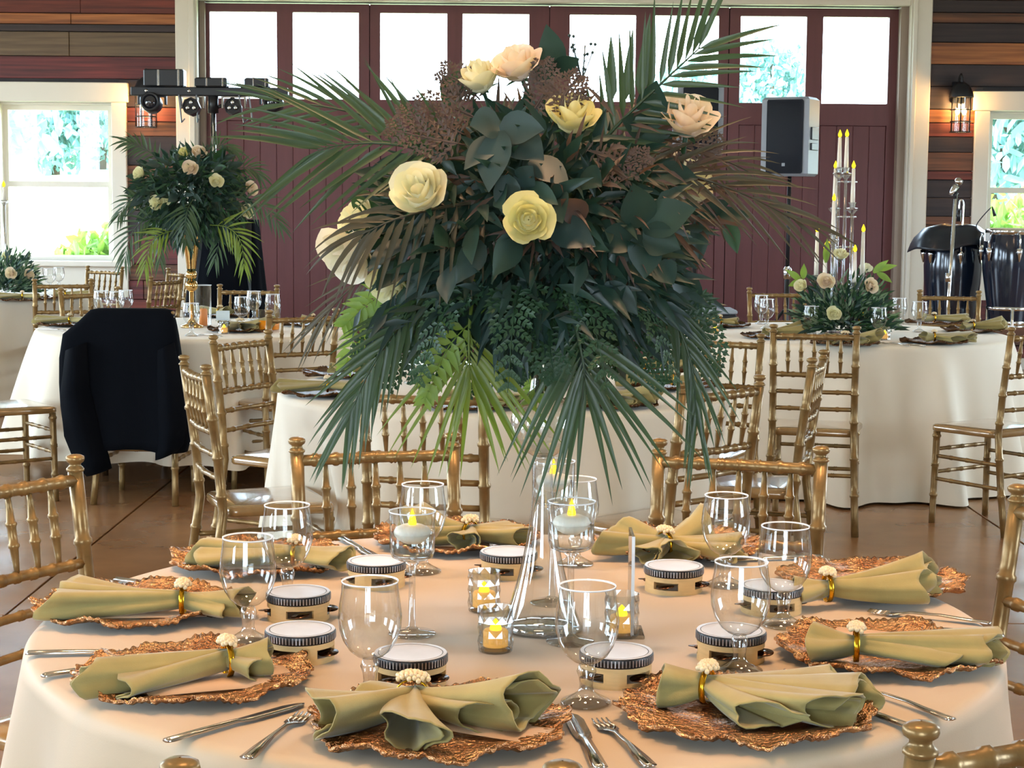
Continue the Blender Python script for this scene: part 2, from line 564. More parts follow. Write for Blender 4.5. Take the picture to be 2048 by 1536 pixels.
def double_window(idx, w, units):
    x0, x1, z0, z1 = w
    mb = MB()
    c = .13
    mb.cbox(x0 - c, x0, YW - .045, YW + .05, z0 - .02, z1, .006); mb.cbox(x1, x1 + c, YW - .045, YW + .05, z0 - .02, z1, .006)
    mb.cbox(x0 - c - .02, x1 + c + .02, YW - .055, YW + .05, z1, z1 + .17, .006)
    for u in range(1, units):
        xm = x0 + (x1 - x0) * u / units
        mb.cbox(xm - .055, xm + .055, YW - .02, YW + .12, z0, z1, .006)
    mb.box(x0 - .0, x0 + .02, YW + .05, YW + .2, z0, z1); mb.box(x1 - .02, x1, YW + .05, YW + .2, z0, z1); mb.box(x0, x1, YW + .05, YW + .2, z1 - .02, z1)
    o = struct('window_%d' % idx, mb, WHITET)
    mb = MB(); mb.cbox(x0 - c - .03, x1 + c + .03, YW - .1, YW + .2, z0 - .05, z0, .008)
    struct('sill', mb, WHITET, o)
    mb = MB(); mb.cbox(x0 - c, x1 + c, YW - .04, YW + .04, z0 - .32, z0 - .05, .006)
    struct('apron', mb, WHITET, o)
    for u in range(units):
        a = x0 + (x1 - x0) * u / units + (.055 if u else .02)
        b = x0 + (x1 - x0) * (u + 1) / units - (.055 if u < units - 1 else .02)
        zm = z0 + (z1 - z0) * .485
        for za, zb, yo in ((z0, zm + .02, .08), (zm - .02, z1 - .02, .115)):
            mb = MB(); t = .045
            mb.box(a, a + t, YW + yo, YW + yo + .03, za, zb); mb.box(b - t, b, YW + yo, YW + yo + .03, za, zb)
            mb.box(a + t, b - t, YW + yo, YW + yo + .03, za, za + t); mb.box(a + t, b - t, YW + yo, YW + yo + .03, zb - t, zb)
            s = struct('sash', mb, WHITET, o)
            mb = MB(); mb.box(a + t - .004, b - t + .004, YW + yo + .012, YW + yo + .018, za + t - .004, zb - t + .004)
            struct('pane', mb, PANE, s)
    portal((x0 + x1) / 2, YW + .24, (z0 + z1) / 2, x1 - x0, z1 - z0, (-PI / 2, 0, 0))


double_window(1, LW, 2)
double_window(2, RW, 2)

# ------------------------------------------------------------------ outdoors
mb = MB(); mb.grid([[(-90, y, z), (90, y, z)] for y, z in ((YW + .45, -.2), (20, -.16), (26, .1), (40, 1.2), (56, 2.3), (80, 3.4), (120, 4))])
o = struct('lawn', mb, LAWN)
mb = MB(); mb.box(-60, 60, -50, YW + .5, -0.27, -0.17)
struct('ground', mb, mat('gravel_yard', srgb(170, 160, 140), 0.9, noise=0.2, scale=3))


def leaf_cloud(rng, n, shape, size):
    """a crown of separate leaf sprays; shape(rng) gives a point on or in the crown"""
    mb = MB()
    for _ in range(n):
        p = shape(rng)
        s = size * rng.uniform(.5, 1.3)
        e = Euler((rng.uniform(0, 6.3), rng.uniform(0, 6.3), rng.uniform(0, 6.3))).to_matrix()
        vs = [e @ Vector(v) * s + p for v in ((-1, 0, 0), (-.3, .45, .1), (.6, .35, -.05), (1, 0, .1), (.5, -.4, 0), (-.4, -.4, .08))]
        mb.add(vs, [(0, 1, 2, 3), (0, 3, 4, 5)])
    return mb


def gz(y):
    pts = ((15, -.2), (20, -.16), (26, .1), (40, 1.2), (56, 2.3), (80, 3.4))
    for (a, za), (b, zb) in zip(pts, pts[1:]):
        if a <= y <= b:
            return za + (zb - za) * (y - a) / (b - a) - .02
    return 0


def tree(x, y, h, r, conifer, label, seed):
    rng = random.Random(seed)
    t = thing('conifer_tree' if conifer else 'leafy_tree', label, 'tree', (x, y, gz(y)), 0, 'trees beyond the lawn')
    mb = MB(); mb.tube([(0, 0, 0), (.1, 0, h * .4), (0, 0, h * .95)], [r * .09, r * .06, .02], 7)
    obj('trunk', mb, BARK, t)

    def shp(g):
        if conifer:
            k = g.random() ** .7
            z = h * (.06 + .94 * k)
            rr = r * (1 - k) * (.75 + .35 * math.sin(z * 5)) * g.uniform(.4, 1)
            a = g.uniform(0, 6.283)
            return Vector((rr * math.cos(a), rr * math.sin(a), z - .15 * rr))
        a, b = g.uniform(0, 6.283), math.acos(g.uniform(-1, 1))
        lump = 1 + .22 * math.sin(3 * a + seed) * math.sin(4 * b)
        q = lump * g.uniform(.55, 1)
        return Vector((r * q * math.sin(b) * math.cos(a), r * q * math.sin(b) * math.sin(a), h * .5 + h * .5 * q * math.cos(b)))
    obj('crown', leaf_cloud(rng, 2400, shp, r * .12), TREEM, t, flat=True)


def shrub(x, y, h, r, label, seed):
    rng = random.Random(seed)
    t = thing('shrub', label, 'shrub', (x, y, -.15), 0, 'shrubs outside the windows')
    mb = MB()
    for k in range(5):
        a = k * 1.26
        mb.tube([(0, 0, 0), (.3 * r * math.cos(a), .3 * r * math.sin(a), h * .7)], [.02, .008], 5)
    obj('stem', mb, BARK, t)

    def shp(g):
        a, b = g.uniform(0, 6.283), math.acos(g.uniform(-.6, 1))
        q = g.uniform(.5, 1) * (1 + .2 * math.sin(4 * a + seed))
        return Vector((r * q * math.sin(b) * math.cos(a), r * q * math.sin(b) * math.sin(a), h * .45 + h * .55 * q * math.cos(b)))
    obj('crown', leaf_cloud(rng, 700, shp, .11), SHRUBM, t, flat=True)


for k, (px, y, h, r, c, lab) in enumerate((
        (-60, 49, 5.0, 2.4, 0, 'round leafy tree far beyond the lawn, outermost in the left window'),
        (62, 62, 6.6, 1.9, 1, 'narrow conifer beside the mullion of the left window'),
        (112, 54, 4.6, 1.5, 0, 'low leafy tree between the two conifers in the left window'),
        (152, 67, 6.4, 1.9, 1, 'second conifer from the mullion of the left window'),
        (205, 58.5, 5.0, 1.7, 0, 'leafy tree beyond the lawn at the casing end of the left window'),
        (1380, 46, 3.3, 1.6, 0, 'leafy tree seen through the barn door pane behind the palm tip'),
        (1535, 52, 4.5, 1.3, 0, 'leafy tree seen through the barn door pane above the front speaker'),
        (1990, 40, 6.2, 2.2, 0, 'leafy tree high in the window behind the congas'),
        (2085, 48, 6.6, 2.2, 0, 'leafy tree at the frame edge of the window behind the congas'))):
    q = P(px, 400, Y=y)
    tree(q.x, y, h, r, c, lab, 20 + k)
for k, (px, y, h, r, lab) in enumerate((
        (205, 18.6, 1.35, .42, 'lime green shrub just outside the left window'),
        (140, 19.6, 1.0, .3, 'smaller lime shrub outside the left window sill'),
        (2012, 18.4, 1.7, .45, 'lime green shrub outside the window behind the clip microphone'),
        (2080, 19.8, 1.9, .45, 'lime shrub outside the right window at the frame edge'))):
    q = P(px, 400, Y=y)
    shrub(q.x, y, h, r, lab, 60 + k)

# wall lanterns
def lantern(px, py, label, lit=14):
    q = P(px, py, Y=YW - .15)
    t = thing('wall_lantern', label, 'lantern', (q.x, YW - .16, q.z), 0, 'lanterns on the plank wall')
    mb = MB()
    mb.lathe([(.0, .155), (.03, .15), (.07, .12), (.098, .06), (.105, .03), (.105, .02), (.09, .02)], 24)
    mb.lathe([(.012, .15), (.016, .165), (.008, .18), (.014, .19), (.001, .2)], 10)
    obj('cap', mb, LANT, t)
    mb = MB(); mb.box(-.05, .05, .1, .14, -.02, .16); mb.tube([(0, .12, .1), (0, .09, .2), (0, .03, .22), (0, 0, .19)], .011, 8)
    obj('bracket', mb, LANT, t)
    mb = MB()
    for k in range(6):
        a = k * PI / 3 + .26
        mb.box(-.004, .004, -.004, .004, -.28, .03, Matrix.Translation((.088 * math.cos(a), .088 * math.sin(a), 0)))
    for z in (-.28, -.19, -.09):
        mb.lathe([(.085, z), (.092, z), (.092, z + .008), (.085, z + .008), (.085, z)], 24)
    obj('cage', mb, LANT, t)
    mb = MB(); mb.lathe([(.08, -.275), (.08, .02)], 24)
    obj('glass', mb, TGLASS, t)
    mb = MB()
    for s in (-.03, .03):
        mb.ball((s, 0, -.1), .02, 10, 6, 1.4)
    obj('bulb', mb, BULB, t)
    mb = MB(); mb.tube([(-.03, 0, -.07), (-.03, 0, .02)], .009, 8); mb.tube([(.03, 0, -.07), (.03, 0, .02)], .009, 8)
    obj('socket', mb, LANT, t)
    l = bpy.data.lights.new('lantern_light', 'POINT')
    l.energy = lit
    l.color = (1, .55, .2)
    l.shadow_soft_size = .04
    lo = bpy.data.objects.new('lantern_light', l)
    COL.objects.link(lo)
    lo.location = (q.x, YW - .16, q.z - .06)


lantern(1922, 200, 'black dome-topped wall lantern with glowing bulbs beside the right window')
lantern(292, 190, 'wall lantern half hidden behind the stage lights near the left window')
# ------------------------------------------------------------------ banquet chairs
def bamboo(mb, pts, r0, r1, rings, n=9):
    """a turned rod along pts with raised rings at the given fractions"""
    pts = [Vector(p) for p in pts]
    L = [0]
    for a, b in zip(pts, pts[1:]):
        L.append(L[-1] + (b - a).length)

    def at(t):
        d = t * L[-1]
        for i in range(len(pts) - 1):
            if d <= L[i + 1] + 1e-9:
                return pts[i].lerp(pts[i + 1], (d - L[i]) / max(1e-9, L[i + 1] - L[i]))
        return pts[-1]
    e = .004 / L[-1]
    st = [(0, 1), (1, 1)] + [(k / 8, 1) for k in range(1, 8)]
    for g in rings:
        st += [(g - 2.2 * e, 1), (g - e, 1.24), (g + e, 1.24), (g + 2.2 * e, 1)]
    st = sorted((t, k) for t, k in st if 0 <= t <= 1)
    out = []
    for t, k in st:
        if out and t - out[-1][0] < e * .4:
            if k > out[-1][1]:
                out[-1] = (t, k)
            continue
        out.append((t, k))
    mb.tube([at(t) for t, _ in out], [(r0 + (r1 - r0) * t) * k for t, k in out], n)


def make_chair(label, loc, rz):
    t = thing('banquet_chair', label, 'chair', loc, rz, 'gold bamboo-style chairs')

    def stile_pts(s):
        return [(s * .196, -.255, 0), (s * .186, -.215, .22), (s * .177, -.185, .44), (s * .176, -.2, .62), (s * .178, -.235, .885)]
    for s in (-1, 1):
        mb = MB(); bamboo(mb, stile_pts(s), .0165, .0155, (.2, .38, .56, .7, .84), 10)
        st = obj('stile', mb, GOLDCH, t)
        mb = MB(); mb.lathe([(.0155, 0), (.0185, .003), (.0185, .006), (.0155, .009), (.012, .013), (.012, .017), (.0175, .021), (.0195, .026), (.0185, .031), (.012, .0345), (.001, .036)], 12, at=(s * .178, -.235, .885))
        obj('finial', mb, GOLDCH, st)
        mb = MB(); bamboo(mb, [(s * .182, .172, 0), (s * .174, .165, .43)], .0145, .0165, (.3, .62, .93), 9)
        obj('front_leg', mb, GOLDCH, t)

    def back(z):
        P0 = [(0, -.255, 0), (0, -.215, .22), (0, -.185, .44), (0, -.2, .62), (0, -.235, .885)]
        for a, b in zip(P0, P0[1:]):
            if a[2] <= z <= b[2]:
                return a[1] + (b[1] - a[1]) * (z - a[2]) / (b[2] - a[2])
    for nm, z, r, rg in (('top_rail', .868, .0125, (.1, .24, .38, .5, .62, .76, .9)), ('spindle_rail', .7, .011, (.1, .24, .38, .5, .62, .76, .9)), ('back_rail', .625, .0095, (.2, .5, .8)), ('back_rail', .55, .0095, (.2, .5, .8))):
        y = back(z)
        mb = MB(); bamboo(mb, [(-.172, y, z), (0, y - .012, z), (.172, y, z)], r, r, rg, 8)
        obj(nm, mb, GOLDCH, t)
    for k in range(5):
        x = (k - 2) * .0565
        ya, yb = back(.7) - .009, back(.868) - .009
        mb = MB()
        prof = [(0, .005), (.12, .0065), (.33, .0088), (.35, .0115), (.38, .0115), (.4, .009), (.6, .009), (.62, .0115), (.65, .0115), (.67, .0088), (.88, .0065), (1, .005)]
        mb.tube([(x, ya + (yb - ya) * q, .705 + .156 * q) for q, _ in prof], [r for _, r in prof], 8)
        obj('spindle', mb, GOLDCH, t)
    mb = MB()

    def seat(k, z):
        out = []
        for cx, cy, a0 in ((.205, .185, 0), (-.205, .185, 90), (-.18, -.17, 180), (.18, -.17, 270)):
            r = .035
            sx, sy = (1 if cx > 0 else -1), (1 if cy > 0 else -1)
            for q in range(4):
                a = R_(a0 + q * 30)
                out.append(((cx - sx * r) + (r - k) * math.cos(a), (cy - sy * r) + (r - k) * math.sin(a), z))
        return out
    def inner(q, z):
        return [(x * q, y * q, z) for x, y, _ in seat(.008, 0)]
    mb.loft([seat(.006, .424), seat(0, .43), seat(0, .448), seat(.008, .455), inner(.8, .458), inner(.55, .4605), inner(.3, .462), inner(.08, .4625)])
    smooth_edges(obj('seat', mb, SEATM, t), 50)
    for z in (.34, .235):
        mb = MB(); bamboo(mb, [(-.176, .167, z), (.176, .167, z)], .009, .009, (.25, .5, .75), 8)
        obj('stretcher', mb, GOLDCH, t)
        for s in (-1, 1):
            mb = MB(); bamboo(mb, [(s * .18, back(z - .03), z - .03), (s * .177, .167, z - .03)], .009, .009, (.25, .5, .75), 8)
            obj('stretcher', mb, GOLDCH, t)
    mb = MB(); bamboo(mb, [(-.182, back(.26), .26), (.182, back(.26), .26)], .009, .009, (.25, .5, .75), 8)
    obj('stretcher', mb, GOLDCH, t)
    return finish(t)


# (pixel of the middle between the two finials, facing direction in the room, label)
CH = [
    ((592, 873, 907, 862), (.30, -.95), 'gold chair behind the main table, beyond the goblets left of the tall vase', 'm'),
    ((1323, 875, 1638, 890), (-.28, -.96), 'gold chair behind the main table, right of the tall vase', 'm'),
    ((150, 907, -124, 960), (.86, -.5), 'gold chair at the left edge, nearest the plate with the long napkin', 'm'),
    ((2036, 966, 2306, 1000), (-.94, -.35), 'gold chair cut by the right frame edge, only one back post in view', 'm'),
    ((1843, 1440, 2305, 1430), (-.5, .86), 'gold chair seen from behind at the bottom right corner', 'm'),
    ((380, 1512, 1105, 1520), (0, 1), 'gold chair below the front charger, only its two knobs in view', 'm'),
    ((362, 707, 419, 729), (.93, .37), 'gold chair seen side-on between the black coat and the middle table', 'c'),
    ((425, 669, 538, 658), (.88, -.47), 'gold chair turned towards the middle table, right of the black coat', 'c'),
    ((536, 620, 674, 614), (-.55, .83), 'gold chair pushed up to the left table under the long palm leaf tips', 'l'),
    ((742, 763, 948, 762), (.2, .98), 'gold chair behind the hanging palm leaves, in front of the middle table', 'c'),
    ((1527, 741, 1353, 770), (-.68, .73), 'gold chair with slanted top rail at the right side of the middle table', 'c'),
    ((1515, 665, 1364, 660), (-.45, -.89), 'gold chair between the middle table and the right table', 'c'),
    ((1548, 650, 1711, 648), (.22, .97), 'gold chair in front of the candelabra table with its seat clear of the cloth', 'r'),
    ((1621, 716, 1650, 696), (-.96, .28), 'gold chair seen edge-on, right of the middle table', 'c'),
    ((1838, 577, 1961, 582), (-.2, -.98), 'gold chair behind the candelabra table, in front of the congas', 'r'),
    ((1497, 574, 1610, 574), (.15, -.98), 'gold chair behind the candelabra table at its left, below the speaker', 'r'),
    ((72, 557, 179, 556), (-.3, .95), 'gold chair in front of the farthest left table, left of the coat', 'f'),
    ((117, 576, 239, 571), (.6, -.8), 'gold chair at the far side of the left table, behind the plain goblets', 'l'),
    ((171, 529, 249, 534), (-.5, -.86), 'gold chair below the window sill, behind the farthest left table', 'f'),
    ((295, 554, 368, 546), (-.9, .4), 'gold chair with bright rails left of the gold vase', 'f'),
    ((340, 533, 376, 540), (-.8, -.6), 'gold chair mostly hidden behind the one with bright rails', 'f'),
    ((432, 568, 561, 568), (-.05, -1), 'gold chair behind the left table, right of the gold vase', 'l'),
    ((185, 622, 345, 618), (.06, 1), 'gold chair carrying the black coat at the left table', 'l'),
]
GRP = {'m': 'chairs around the main table', 'c': 'chairs around the middle table', 'l': 'chairs around the left table', 'r': 'chairs around the candelabra table', 'f': 'chairs around the farthest table'}
CHAIRS = []
proto = None


def put_chair(x, y, fx, fy, label, g):
    global proto
    rz = math.atan2(-fx, fy)
    if proto is None:
        proto = make_chair(label, (x, y, 0), rz)
        proto['group'] = g
        o = proto
    else:
        o = dup(proto, label, (x, y, 0), rz, g)
    CHAIRS.append((x, y))
    return o


for (xa, ya, xb, yb), (fx, fy), lab, g in CH:
    A, B = P(xa, ya, z=.922), P(xb, yb, z=.922)
    m = (A + B) / 2
    n = math.hypot(fx, fy)
    fx, fy = fx / n, fy / n
    r_ = Vector((fy, -fx, 0)) * .178
    if xa < 160 and xb < 0 or xa == 1843:
        m = A + r_
    elif xa == 2036:
        m = A - r_
    COATCH = put_chair(m.x + fx * .235, m.y + fy * .235, fx, fy, lab, GRP[g])
put_chair(-2.42, 8.3, .8, .6, 'gold chair at the left frame edge, only its seat and front legs in view', GRP['l'])
put_chair(2.17, 7.85, -.57, .82, 'gold chair at the right frame edge with its seat towards the candelabra table', GRP['r'])

# ------------------------------------------------------------------ tablecloths
TZ = .76


def cloth(c, R, label, material, seed, nf=17, amp=.05, flare=.1, name='tablecloth', group='cloths over the round tables', hem=.012, lift=None):
    rng = random.Random(seed)
    ph = [rng.uniform(0, 6.28) for _ in range(4)]
    N = 240
    mb = MB()
    rows = []
    for k in range(7):
        r = R * (.02 + .98 * k / 6) - .02
        rows.append([(max(r, .01) * math.cos(2 * PI * j / N), max(r, .01) * math.sin(2 * PI * j / N), TZ) for j in range(N)])
    dents = [math.atan2(y - c[1], x - c[0]) for x, y in CHAIRS if math.hypot(x - c[0], y - c[1]) < R + .26]
    for k in range(1, 24):
        t = k / 23.0
        row = []
        for j in range(N):
            a = 2 * PI * j / N
            f = math.sin(nf * a + ph[0] + 1.6 * math.sin(2 * a + ph[1])) + .5 * math.sin((nf + 6) * a + ph[2] + 1.2 * math.sin(3 * a + ph[3]))
            f = (f if f > 0 else f * .75)
            if t < .12:
                u = t / .12
                r = R - .02 + .02 * math.sin(u * PI / 2)
                z = TZ - .02 * (1 - math.cos(u * PI / 2))
                s = 0
            else:
                s = (t - .12) / .88
                r = R + flare * s + amp * f * (s ** .8)
                zb = hem + (lift(a) if lift else 0)
                z = TZ - .02 - (TZ - .02 - zb) * s
                for d in dents:
                    da = abs((a - d + PI) % (2 * PI) - PI)
                    if da < .42:
                        r -= .16 * (1 - da / .42) ** .6 * min(1, s * 2.2)
            row.append((r * math.cos(a), r * math.sin(a), z))
        rows.append(row)
    mb.grid(rows, wrap=True)
    o = obj(name, mb, material, loc=(c[0], c[1], 0))
    return tag(o, label, 'tablecloth', group)


MT = (P(1030, 1327, z=TZ).x, 2.79)
MIDT = (-.03, 6.35)
RT = (1.755, 9.3)
LT = (-1.69, 9.3)
FT = (-3.8, 12.3)
cloth(MT, .772, 'ivory satin cloth in lamp-warmed tone on the large round table in front', CLOTHM, 3, 15, .05, .08)
cloth(MIDT, .82, 'white cloth on the middle table behind the tall bouquet', CLOTH, 5, 14, .06, .09)
cloth(RT, .88, 'ivory cloth hanging in folds on the table with the candelabra', CLOTH, 8, 15, .085, .12)
cloth(LT, .83, 'white cloth on the left table behind the black coat', CLOTH, 11, 13, .07, .11, hem=.06, lift=lambda a: .09 * max(0, math.cos(a + 1.9)))
cloth(FT, .88, 'ivory cloth on the farthest table by the left window', CLOTH, 14, 16, .04, .08)
t = thing('folding_table', 'steel table leg showing under the white cloth behind the coat', 'table', (LT[0], LT[1], 0))
mb = MB(); mb.lathe([(.001, .74), (.8, .74), (.8, .755), (.001, .755)], 48)
obj('tabletop', mb, SEATM, t)
for k in range(4):
    a = R_(45 + 90 * k) - .25
    mb = MB(); mb.tube([(.5 * math.cos(a), .5 * math.sin(a), 0), (.5 * math.cos(a), .5 * math.sin(a), .74)], .016, 10)
    obj('leg', mb, SILVER, t)

# ------------------------------------------------------------------ tableware prototypes
def charger_mb(seed, R=.176):
    rng = random.Random(seed)
    N = 480
    ph = [rng.uniform(0, 6.28) for _ in range(8)]
    rows = []
    prof = [(.02, .006), (.35, .006), (.56, .0065), (.62, .009), (.7, .0115), (.78, .0135), (.86, .015), (.94, .0165), (1.0, .0175)]
    for q, z in prof:
        row = []
        for j in range(N):
            a = 2 * PI * j / N
            k = max(0, (q - .6) / .4)
            edge = .022 * math.sin(7 * a + ph[0]) + .022 * math.sin(13 * a + ph[1]) + .018 * math.sin(29 * a + ph[2]) + .016 * math.sin(53 * a + ph[3])
            wav = .0045 * math.sin(6 * a + ph[4]) + .0035 * math.sin(11 * a + ph[5])
            rib = .0019 * math.sin(88 * a + 14 * q + ph[6]) * (.6 + .4 * math.sin(9 * a + 5 * q))
            r = R * (q * .96 + edge * k * .9)
            row.append((r * math.cos(a), r * math.sin(a), z + (wav + rib) * k + (.004 * math.sin(40 * q) * k if q > .6 else 0)))
        rows.append(row)
    under = [[(x * 1.0, y * 1.0, max(z - .004, .0)) for x, y, z in rows[-1]]] + [[(x, y, max(z - .005, 0)) for x, y, z in r] for r in rows[-2:1:-1]] + [[(x, y, 0) for x, y, z in rows[1]], [(x, y, 0) for x, y, z in rows[0]]]
    mb = MB()
    mb.grid(rows + under, wrap=True)
    return mb


def bezier_w(t):
    return t * t * (3 - 2 * t)


def napkin_mb(lobes, seed, base=.009):
    """cloth gathered at the origin; every lobe is a loose roll opening outward: (azimuth deg, length, half width, height, turns, cut)"""
    rng = random.Random(seed)
    mb = MB()
    for az, L, w, h, turns, cut in lobes:
        ph = rng.uniform(0, 6.28)
        a = R_(az)
        d = Vector((math.cos(a), math.sin(a), 0))
        s = Vector((-d.y, d.x, 0))
        NT, NS = 18, max(26, int(26 * turns))
        bend = rng.uniform(-.12, .12)
        rows = []
        for i in range(NT + 1):
            t = i / NT
            row = []
            for j in range(NS + 1):
                fr = j / NS
                th = -PI / 2 + 2 * PI * turns * fr + .5
                rho = 1 - .42 * fr * (turns - .6 if turns > .9 else .2)
                W = .010 + (w - .010) * t ** .85
                H = .013 + (h * .5 - .013) * t ** .8
                fold = 1 + .17 * math.sin(3 * th + ph + 2.4 * t) + .10 * math.sin(5 * th - ph + t) + .03 * math.sin(11 * th + ph)
                x = W * rho * fold * math.cos(th)
                zc = .026 * (1 - t) + H * t
                z = max(0.0, zc + H * rho * fold * math.sin(th))
                ln = L * t * (1 + cut * math.cos(th) + .07 * math.sin(2 * th + ph) * t)
                c = d * ln + s * (x + bend * L * t * t) + Vector((0, 0, base + z))
                row.append(c)
            rows.append(row)
        mb.grid(rows)
    return mb


def make_ring(az, label, loc, small=False):
    t = thing('napkin_ring', label, 'napkin ring', loc, R_(az), 'pearl napkin rings')
    mb = MB()
    n = 20
    rows = []
    for i in range(n):
        a = 2 * PI * i / n
        cx = Vector((0, .0225 * math.cos(a), .0225 * math.sin(a)))
        u = cx.normalized()
        rows.append([cx + Vector((x, 0, 0)) + u * k for x, k in ((-.004, 0), (.004, 0), (.004, .0022), (-.004, .0022))])
    rows.append(rows[0])
    mb.loft(rows, cap=False)
    obj('band', mb, BRASS, t)
    rng = random.Random(int(abs(az) * 10) + 3)
    mb = MB()
    for i in range(46):
        f = (i + .5) / 46
        a = 2.399 * i
        r = math.sqrt(f)
        mb.ball((.012 * r * math.sin(a), .022 * r * math.cos(a), .0235 + .010 * math.sqrt(max(0, 1 - f)) + rng.uniform(-.001, .001)), .0037, 7, 5)
    obj('pearls', mb, PEARL, t, kind='stuff')
    return finish(t)


GOB = [(.0, .0), (.031, .0), (.035, .002), (.034, .005), (.02, .012), (.011, .018), (.009, .026), (.0105, .038), (.0135, .046), (.011, .053), (.009, .056)]
BOWL = [(.009, .056), (.018, .060), (.028, .068), (.037, .082), (.0425, .1), (.0438, .115), (.042, .132), (.0395, .148), (.038, .163)]


def make_goblet(label, loc, group):
    t = thing('goblet', label, 'goblet', loc, 0, group)
    mb = MB(); mb.lathe(GOB + [(.0, .057)], 32)
    obj('stem', mb, SGLASS, t)
    mb = MB(); mb.lathe(BOWL, 40)
    obj('bowl', mb, TGLASS, t)
    mb = MB(); mb.lathe([(.0374, .1625), (.038, .1648), (.0389, .1648), (.0389, .1625), (.0374, .1625)], 40)
    obj('rim', mb, RIMGLINT, t)
    return finish(t)


def make_tambourine(label, loc, rz):
    t = thing('tambourine', label, 'tambourine', loc, rz, 'tambourine favours on the main table')
    # shell with slots cut through between solid blocks
    mb = MB()
    R1, R0 = .0505, .045
    slots = [0, 90, 180, 270]

    def wedge(a0, a1, z0, z1):
        n = max(2, int((a1 - a0) / 6))
        L = []
        for i in range(n + 1):
            a = R_(a0 + (a1 - a0) * i / n)
            c, s = math.cos(a), math.sin(a)
            L.append([(R1 * c, R1 * s, z0), (R1 * c, R1 * s, z1), (R0 * c, R0 * s, z1), (R0 * c, R0 * s, z0)])
        mb.loft(L, cap=True)
    wedge(0, 360, 0, .009)
    wedge(0, 360, .022, .031)
    for q in slots:
        wedge(q + 26, q + 64, .009, .022)
    smooth_edges(obj('shell', mb, TWOOD, t), 35)
    mb = MB(); mb.lathe([(R1, .0305), (R1 + .0012, .0305), (R1 + .0016, .043), (R1 + .0004, .0445), (R0, .0445)], 48)
    obj('tack_band', mb, BLACKM, t)
    mb = MB()
    for k in range(64):
        a = 2 * PI * k / 64
        mb.box(-.0003, .0012, -.0008, .0008, .0325, .042, Matrix.Rotation(a, 4, 'Z') @ Matrix.Translation((R1 + .0013, 0, 0)))
    obj('tack', mb, TACK, t, flat=True, kind='stuff')
    mb = MB(); mb.lathe([(.0001, .0435), (.034, .0436), (.043, .044), (R1 + .0002, .0452), (R1 + .0008, .0445)], 48)
    obj('drum_head', mb, DRUMHEAD, t)
    mb = MB(); mb.lathe([(.0001, .030), (R0 + .001, .030)], 32)
    obj('underside', mb, TWOOD, t)
    for q in slots:
        m = Matrix.Rotation(R_(q), 4, 'Z') @ Matrix.Translation((R1 - .001, 0, .0145)) @ Matrix.Rotation(R_(8), 4, 'X')
        mb = MB(); mb.lathe([(.0001, .0022), (.005, .002), (.007, .0004), (.0155, .0008), (.0155, .0), (.007, -.0006), (.005, -.003), (.0001, -.0034)], 20, m=m)
        obj('jingle', mb, JINGLE, t)
    m = Matrix.Rotation(R_(45), 4, 'Z') @ Matrix.Translation((R1 - .0005, 0, .0155)) @ Matrix.Rotation(PI / 2, 4, 'Y')
    mb = MB(); mb.lathe([(.0062, 0), (.007, .0008), (.0058, .0012), (.0001, .0008)], 16, m=m)
    obj("thumb_hole", mb, JINGLE, t)
    return finish(t)


def fork_mb():
    mb = MB()
    L = []
    for y, w, z, h in ((-.1, .006, .004, .002), (-.095, .0095, .0045, .003), (-.06, .008, .006, .003), (-.02, .0045, .008, .0035), (.03, .003, .007, .0035), (.045, .005, .005, .002), (.055, .0115, .0035, .0014), (.068, .0125, .003, .0012)):
        w *= 1.15
        L.append([(-w, y, z), (0, y, z + h), (w, y, z), (0, y, z - .0008)])
    mb.loft(L)
    for k in range(4):
        x = (k - 1.5) * .0068
        mb.tube([(x, .066, .0035), (x, .085, .003), (x * .96, .1, .0055)], [.0022, .0019, .001], 6)
    return mb


def knife_mb():
    mb = MB()
    L = []
    for y, w, z, h in ((-.115, .005, .004, .003), (-.11, .0085, .005, .0045), (-.06, .0075, .005, .0045), (.0, .006, .005, .0035), (.006, .008, .004, .002), (.03, .0095, .0035, .0012), (.09, .0095, .0035, .001), (.11, .006, .0035, .0008), (.117, .001, .0035, .0006)):
        w *= 1.3
        L.append([(-w, y, z), (0, y, z + h), (w, y, z), (0, y, z - h * .5)])
    mb.loft(L)
    return mb


def make_votive(label, loc, group='cut glass votive cups'):
    t = thing('votive_cup', label, 'votive cup', loc, 0, group)
    mb = MB()
    N, K = 16, 6
    rows = []
    for i in range(K + 1):
        z = .004 + .064 * i / K
        rows.append([((.0262 + (.0016 if (j + i) % 2 else -.0006)) * math.cos(2 * PI * j / N), (.0262 + (.0016 if (j + i) % 2 else -.0006)) * math.sin(2 * PI * j / N), z) for j in range(N)])
    rows.insert(0, [(.024 * math.cos(2 * PI * j / N), .024 * math.sin(2 * PI * j / N), 0) for j in range(N)])
    fs = MB()
    for i in range(len(rows) - 1):
        for j in range(N):
            k = (j + 1) % N
            q = (rows[i][j], rows[i][k], rows[i + 1][k], rows[i + 1][j])
            fs.add(q, [(0, 1, 2), (0, 2, 3)] if (i + j) % 2 else [(0, 1, 3), (1, 2, 3)])
    obj('facets', fs, VGLASS, t, flat=True)
    mb = MB(); mb.lathe([(.0001, .008), (.021, .008), (.0245, .012), (.0252, .068), (.0275, .069)], 24)
    obj('lining', mb, TGLASS, t)
    mb = MB(); mb.lathe([(.0001, .0), (.022, .0), (.023, .004), (.0001, .0075)], 16)
    obj('base', mb, SGLASS, t, flat=True)
    return finish(t)


